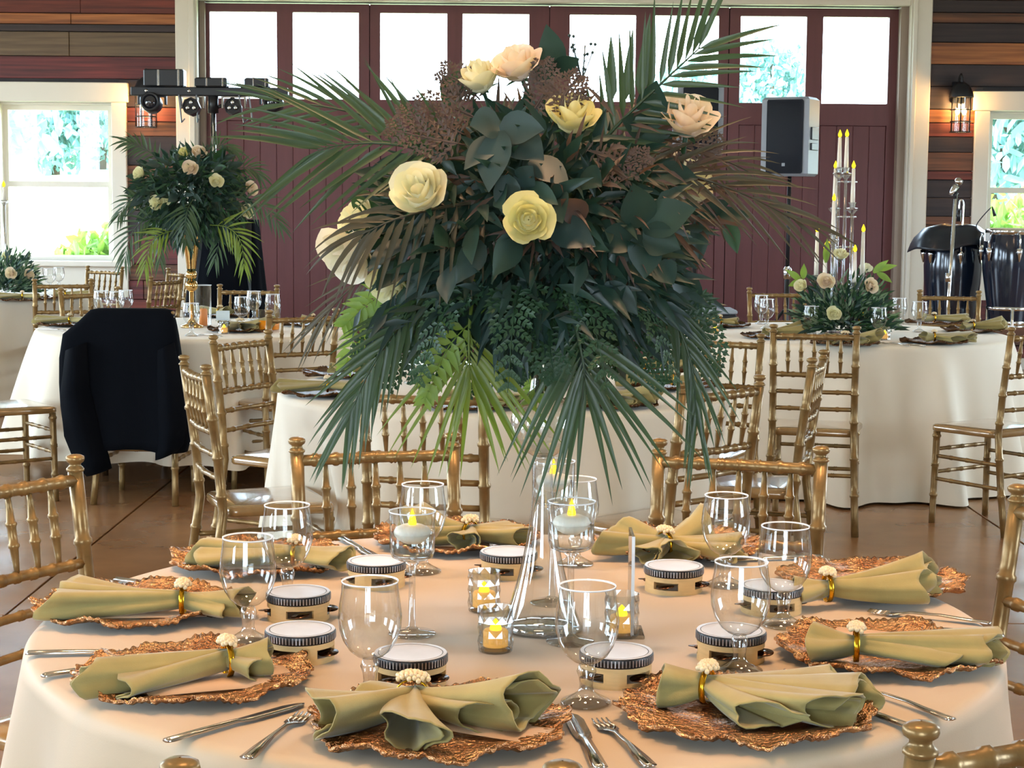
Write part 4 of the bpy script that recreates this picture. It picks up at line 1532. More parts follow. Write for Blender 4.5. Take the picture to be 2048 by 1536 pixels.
for a, b, c in (((930, 270), (870, 245), (790, 225)), ((930, 290), (850, 275), (770, 255)), ((960, 240), (900, 215), (830, 210)), ((1180, 300), (1240, 330), (1300, 310)), ((1190, 400), (1230, 440), (1250, 500)), ((1280, 330), (1340, 350), (1400, 340)), ((1120, 230), (1130, 190), (1160, 150)), ((1060, 230), (1090, 180), (1085, 120)), ((960, 200), (930, 170), (880, 140)), ((1330, 300), (1400, 290), (1440, 300))):
    mb = MB(); dy = rg.uniform(-.15, 0)
    fern_mb(mb, [B(*a, dy), B(*b, dy), B(*c, dy)], 10, .045, .006, rg)
    obj('dried_fern', mb, COPPER, bq)
# roses: pixel, depth, facing, radius, colour
for px, py, dy, ax, r, m, op, lab in ((1030, 122, -.05, (-.35, -.5, .8), .039, ROSEP, 1, 'blush rose at the very top'), (957, 150, -.04, (-.3, -.45, .9), .034, ROSEC, .5, 'cream rosebud'), (1147, 225, -.14, (.1, -.55, .8), .039, ROSEY, .7, 'pale yellow rose'),
                                (1378, 230, -.08, (.05, -.6, .75), .043, ROSEP, .8, 'blush rose by the speaker'), (836, 378, -.19, (-.2, -.7, .45), .042, ROSEC, .8, 'cream rose under palm leaflets'), (1057, 440, -.26, (0, -1, .15), .036, ROSEY, .8, 'yellow rose facing the camera'),
                                (712, 440, -.02, (-.6, -.5, .4), .035, ROSEC, .7, 'cream rose behind leaflets'), (693, 512, -.05, (-.45, -.65, -.45), .046, ROSEW, 1, 'white rose hanging open'), (778, 575, -.03, (-.3, -.6, -.6), .034, ROSEC, .7, 'cream rose low in the ferns'),
                                (1392, 362, -.02, (.5, -.6, .3), .032, ROSEC, .7, 'cream rose half covered'), (1355, 475, -.02, (.6, -.5, .2), .034, ROSEC, .7, 'cream rose behind a broad leaf'), (1210, 400, .3, (.2, .8, .4), .036, ROSEP, .8, None), (960, 420, .28, (-.2, .8, .4), .036, ROSEC, .8, None)):
    o = rose(bq, B(px, py, dy), ax, r, m, rg, True, op)
    if lab:
        o['label'] = lab
mb = MB()
for k in range(3):
    a = B(1160, 150 + 0, -.02) + Vector((rg.uniform(-.02, .02), 0, 0))
    for j in range(9):
        e = a + Vector((rg.uniform(-.022, .022), rg.uniform(-.022, .022), rg.uniform(-.03, .06)))
        mb.ball(e, .0026, 6, 4)
        mb.tube([B(1165, 170, -.02).lerp(a, .5), e], .0006, 4)
mb.tube([B(1150, 250), B(1165, 170, -.02), B(1170, 90, -.02)], .0012, 5)
obj('berry_sprig', mb, LEAFB, bq, kind='stuff')
# ------------------------------------------------------------------ the tables behind
base_ch = bpy.data.objects['charger']
naps = [bpy.data.objects['napkin'], bpy.data.objects['napkin.001'], bpy.data.objects['napkin.002'], bpy.data.objects['napkin.003'], bpy.data.objects['napkin.006'], bpy.data.objects['napkin.007']]
nap_az = [262, -25, -8, 8, -5, 4]
CHARG_SHADE = mat('charger_shaded', srgb(120, 84, 52), 0.25, 0.9, bump=0.4, bscale=170, col2=srgb(70, 48, 32), scale=60)  # copy of the gold charger darkened for shade on the rear plates
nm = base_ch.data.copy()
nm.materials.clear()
nm.materials.append(CHARG_SHADE)


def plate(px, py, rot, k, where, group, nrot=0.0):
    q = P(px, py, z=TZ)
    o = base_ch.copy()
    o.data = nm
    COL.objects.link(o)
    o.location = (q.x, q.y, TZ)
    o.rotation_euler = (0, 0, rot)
    tag(o, 'shade-toned gold charger %s' % where, 'charger plate', 'chargers on ' + group)
    n = naps[k].copy()
    COL.objects.link(n)
    n.location = (q.x, q.y, TZ)
    n.rotation_euler = (0, 0, nrot)
    tag(n, 'sage napkin %s' % where, 'napkin', 'napkins on ' + group)
    dup(ringp, 'pearl napkin ring %s' % where, (q.x, q.y, TZ + .034), R_(nap_az[k]) + nrot, 'napkin rings on ' + group)


gr = 'the candelabra table'
for px, py, k, w, nr in ((1440, 654, 5, 'at the left end of the candelabra table', .1), (1548, 676, 3, 'behind the chair post left of the candelabra', .3), (1690, 690, 0, 'behind the chair back below the candelabra', .2), (1868, 687, 1, 'front right on the candelabra table', .4), (1945, 664, 3, 'at the right end of the candelabra table', 0), (1868, 648, 2, 'at the rear right of the candelabra table', .2)):
    plate(px, py, px * .1, k, w, gr, nr)
for px, py, w in ((1533, 658, 'at the left of the candelabra table by the chair post'), (1622, 676, 'left in front of the candelabra greenery'), (1756, 680, 'right in front of the candelabra greenery'), (1797, 655, 'rear one of two at the right of the candelabra'), (1838, 664, 'rightmost on the candelabra table'), (1522, 648, 'behind another at the left of the candelabra table')):
    dup(gobp, 'clear goblet %s' % w, P(px, py, z=TZ), 0, 'goblets on ' + gr)
gr = 'the left table'
for px, py, k, w, nr in ((140, 652, 4, 'left of the black coat on the left table', .1), (480, 663, 0, 'right of the gold vase with a rolled napkin', .4), (625, 652, 1, 'at the right end of the left table', .2), (440, 634, 2, 'at the far side of the left table', 2.6)):
    plate(px, py, px * .1, k, w, gr, nr)
for px, py, w in ((383, 672, 'in front of the glass cylinder by the gold vase'), (484, 655, 'front one of three right of the gold vase'), (508, 640, 'rear one of three right of the gold vase'), (546, 648, 'rightmost of three right of the gold vase'), (203, 640, 'left one above the shoulder of the coat'), (234, 642, 'middle one above the coat'), (252, 638, 'right one above the coat')):
    dup(gobp, 'clear goblet %s' % w, P(px, py, z=TZ), 0, 'goblets on ' + gr)
gr = 'the middle table'
for px, py, k, w, nr in ((655, 790, 4, 'at the left end of the middle table', .2), (690, 752, 3, 'at the rear left of the middle table', .4), (935, 815, 1, 'seen through the chair in front of the middle table', .1), (1290, 745, 2, 'at the rear right of the middle table', .3), (1345, 776, 5, 'at the right end of the middle table', .1), (1215, 812, 0, 'behind the dark hanging leaflets', .2)):
    plate(px, py, px * .1, k, w, gr, nr)
for px, py, w in ((832, 742, 'among the ferns at the left of the middle table'), (826, 766, 'in front of another at the left of the middle table'), (1190, 745, 'behind hanging leaflets on the middle table'), (1240, 735, 'left of the rear right napkin on the middle table'), (1165, 780, 'near the glass bulb on the middle table')):
    dup(gobp, 'clear goblet %s' % w, P(px, py, z=TZ), 0, 'goblets on ' + gr)
gr = 'the farthest table'
for px, py, k, w, nr in ((45, 602, 4, 'on the farthest table left of the chairs', .3), (130, 598, 2, 'on the farthest table behind a chair back', .5)):
    plate(px, py, px * .1, k, w, gr, nr)
for px, py, w in ((30, 590, 'left one on the farthest table'), (76, 580, 'below the window on the farthest table'), (100, 582, 'second below the window on the farthest table'), (118, 578, 'third below the window on the farthest table')):
    dup(gobp, 'clear goblet %s' % w, P(px, py, z=TZ), 0, 'goblets on ' + gr)
# cutlery on the tables behind
for kind, px, py, rz, lab in (('fork', 1790, 690, .5, 'fork on the candelabra table beside the front chair post'), ('knife', 1815, 690, .6, 'knife on the candelabra table right of the fork'), ('fork', 420, 672, .8, 'fork on the left table in front of the gold vase'), ('knife', 100, 660, 1.0, 'knife on the left table left of the coat'), ('fork', 975, 800, .3, 'fork on the middle table by the chair'), ('knife', 1030, 812, .2, 'knife on the middle table behind the palm tips')):
    o = (fm if kind == 'fork' else km).copy()
    COL.objects.link(o)
    q = P(px, py, z=TZ)
    o.location = q
    o.rotation_euler = (0, 0, rz)
    tag(o, 'steel ' + lab, kind, 'cutlery on the tables behind')

# ---- candelabra with its candles
CD = P(1686, 672, z=TZ)


def C(px, py, dy=0.0):
    p = P(px, py, Y=CD.y + dy)
    return p - CD


t = thing('candelabra', 'clear crystal candelabra rising from greenery on the right table', 'candelabra', CD)
CAND = [(1678, 263, 345, .02), (1692, 262, 345, -.02), (1669, 325, 415, .05), (1705, 325, 415, -.04), (1666, 390, 478, -.07), (1632, 452, 560, 0), (1724, 452, 560, .02), (1649, 488, 570, -.06), (1708, 492, 575, -.06)]
for px, ytop, ybot, dy in CAND:
    b = C(px, ybot, dy)
    mb = MB(); mb.tube([(b.x, b.y, 0), (b.x, b.y, b.z - .03)], .0085, 10)
    st = obj('column', mb, CRYSTAL, t)
    mb = MB(); mb.lathe([(.001, -.035), (.012, -.03), (.03, -.012), (.034, -.004), (.018, -.002), (.013, .006), (.02, .02), (.024, .026), (.0135, .02), (.0135, .0), (.001, -.002)], 8, at=b)
    obj('candle_cup', mb, CRYSTAL, st, flat=True)
mb = MB(); mb.lathe([(.001, 0), (.13, 0), (.13, .012), (.1, .018), (.001, .018)], 8)
obj('base', mb, CRYSTAL, t, flat=True)
for z in (C(1686, 350).z, C(1686, 420).z, C(1686, 480).z):
    mb = MB(); mb.box(-.05, .05, -.006, .006, z - .04, z - .03); mb.box(-.006, .006, -.06, .06, z - .04, z - .03)
    obj('bridge', mb, CRYSTAL, t)
words = ['tallest left', 'tallest right', 'second tier left', 'second tier right', 'third tier left', 'outermost left', 'outermost right', 'low front left', 'low front right']
for (px, ytop, ybot, dy), w in zip(CAND, words):
    b = C(px, ybot, dy)
    h = C(px, ytop + 12, dy).z - b.z
    c = thing('taper_candle', 'ivory taper candle with yellow led flame, %s of the candelabra' % w, 'candle', CD + b, 0, 'taper candles in the candelabra')
    mb = MB(); mb.lathe([(.001, 0), (.012, 0), (.0115, h * .3), (.0085, h), (.001, h + .001)], 12)
    obj('wax', mb, WAX, c)
    mb = MB(); mb.lathe([(.004, h), (.0095, h + .008), (.0105, h + .016), (.006, h + .028), (.001, h + .04)], 10)
    obj('flame', mb, FLAMEY, c)

# ---- greenery round the foot of the candelabra
rg = random.Random(9)


def low_arrangement(loc, label, rx, ry, h, seed, roses, twigs=True):
    g = random.Random(seed)
    t = thing('flower_arrangement', label, 'flowers', loc)
    for m_, n, L, w, nm in ((FERN, 520, .06, .014, 'fern_mass'), (LEAFD, 380, .07, .02, 'leaf_mass'), (MASS, 620, .05, .014, 'eucalyptus_mass')):
        mb = MB()
        for _ in range(n):
            u = g.uniform(0, 6.283)
            q = g.uniform(.3, 1)
            v = g.uniform(0, 1)
            o = Vector((math.cos(u) * math.sqrt(1 - v * v * .8), math.sin(u) * math.sqrt(1 - v * v * .8), v))
            p = Vector((o.x * rx * q, o.y * ry * q, .01 + o.z * h * q))
            p.z = max(p.z, .03)
            blade(mb, p, o + Vector((g.uniform(-.6, .6), g.uniform(-.6, .6), g.uniform(-.1, .5))), Vector((0, -1, .5)), L * g.uniform(.6, 1.4), w, .25, nseg=3)
        obj(nm, mb, m_, t, kind='stuff')
    for p, ax, r, m_ in roses:
        rose(t, p, ax, r, m_, g, False, .8)
    return t


la = low_arrangement(CD + Vector((.0, -.02, .012)), 'rose and fern arrangement round the foot of the crystal candelabra', .27, .22, .29, 4,
                     [(C(1651, 567, -.2) , (-.2, -1, .3), .042, ROSEP), (C(1741, 576, -.18), (.3, -1, .1), .038, ROSEP), (C(1666, 632, -.24), (0, -1, .1), .036, ROSEC), (C(1681, 512, -.1), (0, -.6, .8), .036, ROSEC), (C(1600, 575, -.12), (-.6, -.7, .3), .034, ROSEC), (C(1730, 540, .1), (.3, .6, .8), .034, ROSEC)])
for a, b in (((1600, 565), (1580, 548)), ((1600, 568), (1582, 572)), ((1605, 562), (1606, 540)), ((1752, 545), (1780, 535)), ((1752, 550), (1775, 562)), ((1650, 530), (1652, 495)), ((1745, 550), (1765, 530))):
    mb = MB(); A_, B_ = C(*a, -.05), C(*b, -.06)
    broadleaf(mb, A_, B_ - A_, Vector((0, -1, .4)), (B_ - A_).length * 1.4, .035, .2)
    obj('leaf', mb, FERNL, la)
q = P(1696, 668, z=TZ) + Vector((0, -.22, 0))
t = thing('favor_box', 'small black ribbed box with a gold bow in front of the candelabra greenery', 'box', q)
mb = MB(); mb.cbox(-.045, .045, -.035, .035, 0, .105, .004)
obj('body', mb, BLACKP, t, flat=True)
for k in range(5):
    mb = MB(); mb.box(-.036, -.014, -.0365, -.034, .02 + k * .016, .027 + k * .016)
    obj('rib', mb, GREYP, t, flat=True)
mb = MB()
for s in (-1, 1):
    mb.tube([(0, -.02, .107), (s * .025, -.02, .13), (s * .045, -.02, .112), (0, -.02, .107)], [.003, .006, .006, .003], 6)
mb.tube([(0, -.037, .107), (.02, -.039, .04)], .004, 6)
obj('bow', mb, BRASS, t)
# votives on the rear tables
for px, py, w in ((1769, 680, 'right of the goblet on the candelabra table'), (1430, 668, 'left on the candelabra table'), (448, 668, 'beside the rolled napkin on the left table')):
    q = P(px, py, z=TZ)
    dup(votp, 'cut glass votive cup %s' % w, q, 0, 'votive cups on the tables behind')
    dup(teap, 'tealight %s' % w, q + Vector((0, 0, .0082)), 0, 'tealights on the tables behind')

# ---- gold vase with the second palm arrangement on the left table
GV = P(384, 655, z=TZ)
t = thing('gold_vase', 'polished gold trumpet vase with beaded foot on the left table', 'vase', GV)


def G(px, py, dy=0.0):
    return P(px, py, Y=GV.y + dy) - GV


zt = G(380, 470).z
zb1, zb2 = G(384, 549).z, G(384, 571).z
mb = MB()
N = 24
rows = []
for k in range(8):
    f = k / 7
    r = .022 + .028 * f ** 1.3
    z = zb1 + .03 + (zt - zb1 - .03) * f
    rows.append([((r + (.003 if j % 2 else 0)) * math.cos(2 * PI * j / N), (r + (.003 if j % 2 else 0)) * math.sin(2 * PI * j / N), z) for j in range(N)])
mb.grid(rows, wrap=True)
obj('trumpet', mb, GOLDV, t)
mb = MB(); mb.ball((0, 0, zb1), .03, 18, 10)
obj('upper_bead', mb, GOLDV, t)
mb = MB(); mb.ball((0, 0, zb2), .034, 18, 10)
obj('lower_bead', mb, GOLDV, t)
mb = MB(); mb.lathe([(.001, 0), (.06, 0), (.06, .01), (.03, .02), (.012, .05), (.012, zb2 - .02), (.001, zb2 - .01)], 24)
obj('foot', mb, GOLDV, t)
rg = random.Random(21)
sq = thing('flower_arrangement', 'round palm and rose arrangement on the gold vase in front of the black skirt', 'bouquet', GV + Vector((0, 0, zt)))


def G2(px, py, dy=0.0):
    return G(px, py, dy) - Vector((0, 0, zt))


mb = MB()
for k in range(7):
    a = k * .9
    mb.tube([(.02 * math.cos(a), .02 * math.sin(a), -.25), (.02 * math.cos(a), .02 * math.sin(a), .0), (.12 * math.cos(a), .1 * math.sin(a), .2)], .004, 5)
obj('stems', mb, STEM, sq)
cen2 = G2(382, 392)
bq_keep = bq
bq = sq
heart(1200, cen2, .29, .25, .24, LEAFD, .085, .026, 11)
heart(700, cen2, .3, .26, .25, FERN, .07, .014, 12, lo=.5)
bq = bq_keep


def fr2(pl, **k):
    return frond(sq, [G2(*p) for p in pl], rng=rg, sep=False, **k)


for pl, s1, m_ in ((((330, 440, -.1), (290, 440, -.15), (262, 470, -.16), (250, 515, -.16)), (.16, .17, .13), PALM), (((350, 460, -.16), (320, 470, -.2), (300, 490, -.21), (290, 530, -.21)), (.14, .15, .12), PALMY), (((420, 450, -.14), (455, 455, -.18), (480, 480, -.19), (488, 530, -.18)), (.15, .16, .12), PALMY),
                   (((440, 410, -.1), (490, 400, -.12), (530, 415, -.12), (560, 450, -.1)), (.14, .15, .12), PALM), (((430, 360, .0), (470, 340, 0), (500, 335, 0), (520, 350, 0)), (.1, .12, .1), PALM), (((330, 330, 0), (300, 305, -.02), (275, 290, -.02), (250, 282, -.02)), (.08, .1, .1), PALM),
                   (((340, 420, -.1), (290, 400, -.12), (260, 400, -.12), (238, 430, -.1)), (.12, .13, .1), PALM), (((385, 400, -.22), (375, 420, -.27), (370, 450, -.28), (372, 480, -.26)), (.14, .15, .1), PALM), (((400, 330, .05), (430, 300, .05), (445, 290, .05), (470, 300, .05)), (.1, .1, .1), PALM),
                   (((400, 430, .15), (430, 440, .3), (440, 470, .34), (430, 520, .34)), (.14, .16, .12), PALM), (((350, 430, .15), (330, 440, .3), (320, 470, .34), (320, 520, .34)), (.14, .16, .12), PALM)):
    fr2(pl, n=11, lens=s1, ang=(60, 45, 14), w=.013, droop=.6, m=m_, face=Vector((0, -1, .4)))
for px, py, dy, ax, r, m_ in ((369, 303, -.05, (-.2, -.6, .7), .033, ROSEY), (398, 304, -.05, (.2, -.6, .7), .042, ROSEP), (381, 336, -.24, (0, -1, .3), .04, ROSEP), (277, 346, -.08, (-.6, -.7, .3), .037, ROSEC), (433, 362, -.22, (.2, -1, .3), .037, ROSEC), (503, 377, -.05, (.6, -.7, .2), .037, ROSEP), (275, 404, -.1, (-.5, -.8, 0), .038, ROSEP), (313, 406, -.2, (-.2, -1, .1), .038, ROSEC), (332, 401, -.2, (.1, -1, .2), .026, ROSEC), (495, 423, -.1, (.5, -.8, 0), .036, ROSEC), (400, 360, .28, (.2, 1, .3), .038, ROSEC)):
    rose(sq, G2(px, py, dy), ax, r, m_, rg, False, .8)
for k in range(26):
    u = k * .68
    v = rg.uniform(-.3, .95)
    o = Vector((math.cos(u) * math.sqrt(1 - v * v), math.sin(u) * math.sqrt(1 - v * v), v))
    mb = MB(); broadleaf(mb, cen2 + Vector((o.x * .27, o.y * .23, o.z * .22)), o + Vector((rg.uniform(-.5, .5), 0, rg.uniform(-.5, .3))), Vector((rg.uniform(-1, 1), -1, .5)), .09, .045, .4)
    obj('leaf', mb, rg.choice((LEAFD, LEAFB, FERN)), sq)
q = P(407, 652, z=TZ)
t = thing('glass_cylinder', 'clear glass cylinder with candle beside the gold vase', 'vase', q)
mb = MB(); mb.lathe([(.001, .002), (.042, .002), (.043, .006), (.043, .22), (.045, .221)], 28)
obj('wall', mb, TGLASS, t)
mb = MB(); mb.lathe([(.0425, .219), (.043, .222), (.0455, .222), (.0455, .219), (.0425, .219)], 28)
obj('rim', mb, RIMGLINT, t)
c = thing('floating_candle', 'small orange candle inside the glass cylinder by the gold vase', 'candle', q + Vector((0, 0, .0025)))
mb = MB(); mb.lathe([(.001, 0), (.022, 0), (.022, .085), (.016, .092), (.001, .09)], 16)
obj('wax', mb, TERRA, c)
mb = MB(); mb.tube([(0, 0, .09), (0, 0, .1)], .0012, 5)
obj('wick', mb, BLACKM, c)
for px, py, w in ((530, 664, 'left'), (548, 661, 'right')):
    q = P(px, py, z=TZ)
    t = thing('tumbler', 'tumbler of amber drink on the left table, %s of the pair' % w, 'glass', q, 0, 'amber drinks on the left table')
    mb = MB(); mb.lathe([(.001, .003), (.026, .003), (.029, .008), (.035, .115), (.0365, .116)], 24)
    obj('glass', mb, TGLASS, t)
    mb = MB(); mb.lathe([(.001, .005), (.025, .005), (.028, .01), (.031, .06), (.001, .06)], 24)
    obj('drink', mb, mat('amber_liquid', srgb(232, 140, 30), .2, emit=.15) if w == 'left' else MATS['amber_liquid'], t)  # drink given a faint glow of its own, painted as emission
q = P(446, 642, z=TZ)
t = thing('place_card', 'small clear acrylic card block behind the rolled napkin on the left table', 'card', q)
mb = MB(); mb.cbox(-.038, .038, -.003, .003, .004, .058, .001)
obj('card', mb, mat('frosted_acrylic', srgb(206, 216, 218), .3), t, flat=True)
mb = MB(); mb.cbox(-.04, .04, -.015, .015, 0, .006, .001)
obj('base', mb, TGLASS, t, flat=True)
# greenery on the middle table (vase foot and ferns) and the farthest table
q = P(1060, 775, z=TZ)
low_arrangement(q, 'low fern and rose bundle on the middle table, hidden behind the palm leaflets', .17, .15, .16, 31, [((-.06, -.12, .1), (-.3, -1, .3), .034, ROSEC), ((.08, -.1, .1), (.3, -1, .3), .034, ROSEC)])
FQ = P(8, 590, z=TZ)
fa = low_arrangement(FQ, 'rose and fern arrangement at the left frame edge on the farthest table', .26, .2, .3, 37,
                     [(P(22, 547, Y=FQ.y - .2) - FQ, (.1, -1, .2), .04, ROSEP), (P(58, 549, Y=FQ.y - .1) - FQ, (.5, -.8, .1), .036, ROSEP), (P(-30, 540, Y=FQ.y - .1) - FQ, (-.5, -.8, .1), .036, ROSEC), (P(12, 512, Y=FQ.y) - FQ, (0, -.8, .5), .03, ROSEC)])
t = thing('candle_stick', 'single crystal candlestick rising from the flowers at the left frame edge', 'candlestick', FQ + Vector((.0, .05, 0)))
zc = P(10, 400, Y=FQ.y).z - TZ
mb = MB(); mb.tube([(0, 0, 0), (0, 0, zc - .02)], .01, 10); mb.lathe([(.001, zc - .04), (.03, zc - .015), (.02, zc), (.001, zc)], 10)
obj('column', mb, CRYSTAL, t)
mb = MB(); mb.lathe([(.001, 0), (.06, 0), (.05, .012), (.001, .014)], 16)
obj('base', mb, CRYSTAL, t)
c = thing('taper_candle', 'white taper with yellow led flame at the left frame edge', 'candle', FQ + Vector((0, .05, zc)))
mb = MB(); mb.lathe([(.001, 0), (.012, 0), (.009, .09), (.001, .09)], 10)
obj('wax', mb, WAX, c)
mb = MB(); mb.lathe([(.004, .09), (.0115, .1), (.011, .112), (.001, .135)], 10)
obj('flame', mb, FLAMEY, c)

# ------------------------------------------------------------------ black coat over the chair
co = [o for o in bpy.data.objects if o.get('label') == 'gold chair carrying the black coat at the left table'][0]
cx, cy_ = co.location.x, co.location.y
YC = cy_ - .235
t = thing('coat', 'black wool coat hung over the back of the chair at the left table', 'coat', (cx, YC, 0))


def Q(px, py):
    p = P(px, py, Y=YC)
    return p.x - cx, p.z


# outline rows: (left px, right px, y px, front bulge, back bulge)
ROWS = [(196, 330, 617, .03, .03), (182, 345, 620, .045, .045), (160, 351, 642, .055, .055), (128, 356, 668, .065, .06), (121, 363, 715, .07, .062), (121, 371, 765, .075, .062), (124, 377, 810, .08, .062), (130, 380, 850, .082, .062), (137, 379, 880, .085, .062), (146, 374, 897, .085, .062)]
rows = []
N = 64
for i, (a, b, y, fb, bb) in enumerate(ROWS):
    xa, z = Q(a, y)
    xb, _ = Q(b, y)
    row = []
    for j in range(N):
        th = 2 * PI * j / N
        c, s = math.cos(th), math.sin(th)
        x = (xa + xb) / 2 + (xb - xa) / 2 * (abs(c) ** .55) * (1 if c > 0 else -1)
        k = i / len(ROWS)
        f = .012 * k * math.sin(9 * x * 3 + 1.3 * k) + .008 * k * math.sin(31 * x)
        yv = (-fb if s < 0 else bb) * abs(s) ** .5 + (f if s < 0 else 0) + .0
        zz = z + (.01 * math.sin(14 * x + 2) if i == len(ROWS) - 1 else 0)
        row.append((x, yv, zz))
    rows.append(row)
mb = MB(); mb.loft(rows, cap=False)
mb.f.append(tuple(range(N - 1, -1, -1)))
obj('body', mb, BLACKC, t, solid=.004)
for pts in (((160, 690), (158, 780), (172, 860), (192, 915), (206, 940)), ((338, 690), (346, 780), (350, 850), (345, 892), (338, 908))):
    rr = [.05, .07, .085, .08, .06] if pts[0][0] < 200 else [.04, .06, .07, .066, .05]
    mb = MB()
    L = []
    for (px, py), r in zip(pts, rr):
        x, z = Q(px, py)
        L.append([(x + r * math.cos(2 * PI * j / 20), -.075 + .05 * math.sin(2 * PI * j / 20) - .012 * math.sin(3 * 2 * PI * j / 20), z + .02 * math.cos(2 * PI * j / 20)) for j in range(20)])
    mb.loft(L)
    obj('sleeve', mb, BLACKC, t)

# ------------------------------------------------------------------ stage gear along the far wall
YG = 13.5


def W(px, py, Y):
    return P(px, py, Y=Y)


def speaker(x0, x1, y0, y1, Y, label, side):
    a, b = W(x0, y0, Y), W(x1, y1, Y)
    cx = (a.x + b.x) / 2
    w, h = b.x - a.x, a.z - b.z
    D = .24
    t = thing('loudspeaker', label, 'speaker', (cx, Y + D / 2, b.z), 0, 'loudspeakers on stands')
    m = Matrix.Rotation(R_(side), 4, 'Z')
    e = .05
    hw = w / 2 * .84

    def ring(k, z):
        return [m @ Vector(p) for p in ((-hw + k, -D / 2 + k, z), (hw - k, -D / 2 + k, z), (hw * .96 - k, D / 2 - k, z), (-hw * .96 + k, D / 2 - k, z))]
    mb = MB(); mb.loft([ring(.02, 0), ring(0, .02), ring(0, h - .02), ring(.02, h)])
    obj('cabinet', mb, GREYP, t, flat=True)
    mb = MB(); mb.cbox(-hw + .045, hw - .045, -D / 2 - .02, -D / 2 + .005, .02, h - .02, .014, m)
    g = obj('grille', mb, GRILL, t)
    mb = MB(); mb.cbox(-.013, .013, -D / 2 - .024, -D / 2 - .015, .075, .1, .002, m)
    obj('badge', mb, GREYP, g, flat=True)
    for z0, z1 in ((h * .33, h * .42), (h * .46, h * .62)):
        mb = MB()
        mm = m @ Matrix.Translation((hw * .985, .02, 0)) @ Matrix.Rotation(R_(2), 4, 'Z')
        mb.cbox(-.008, .012, -.1, .06, z0, z1, .004, mm)
        obj('handle', mb, BLACKP, t, flat=True)
    return cx, b.z, Y + D / 2


def stand(cx, z, Y, label):
    t = thing('speaker_stand', label, 'stand', (cx, Y, 0), 0, 'loudspeaker stands')
    mb = MB(); mb.tube([(0, 0, .12), (0, 0, z * .55)], .02, 10)
    obj('pole', mb, BLACKP, t)
    mb = MB(); mb.tube([(0, 0, z * .5), (0, 0, z + .0)], .0155, 10)
    obj('inner_pole', mb, LANT, t)
    mb = MB(); mb.lathe([(.02, z * .55 - .05), (.034, z * .55 - .04), (.036, z * .55 + .03), (.02, z * .55 + .05)], 12); mb.tube([(0, -.03, z * .55), (0, -.07, z * .55 + .05)], .008, 6)
    obj('collar', mb, CHROME, t)
    for k in range(3):
        a = k * 2.094 + .5
        mb = MB(); mb.tube([(.02 * math.cos(a), .02 * math.sin(a), .62), (.5 * math.cos(a), .5 * math.sin(a), .015)], .012, 8)
        obj('leg', mb, BLACKP, t)
        mb = MB(); mb.tube([(.0, .0, .3), (.25 * math.cos(a), .25 * math.sin(a), .33)], .007, 6)
        obj('brace', mb, CHROME, t)


c = speaker(1528, 1644, 193, 353, 13.5, 'black and grey loudspeaker beside the candelabra, in front of the barn door', -30)
stand(*c, 'black stand under the loudspeaker beside the candelabra')
c = speaker(1343, 1452, 168, 312, 14.2, 'loudspeaker half hidden behind the blush rose and palm', 6)
stand(*c, 'black stand under the loudspeaker behind the blush rose')
a, b = W(1394, 620, 12.6), W(1474, 620, 12.6)
t = thing('equipment_case', 'black equipment case with pale lid behind the candelabra table', 'case', ((a.x + b.x) / 2, 12.8, 0))
hw = (b.x - a.x) / 2
mb = MB(); mb.cbox(-hw, hw, -.2, .2, 0, a.z - .03, .008)
obj('body', mb, BLACKP, t, flat=True)
mb = MB(); mb.cbox(-hw - .005, hw + .005, -.205, .205, a.z - .03, a.z, .008)
obj('lid', mb, mat('case_lid', srgb(160, 168, 176), .3), t, flat=True)


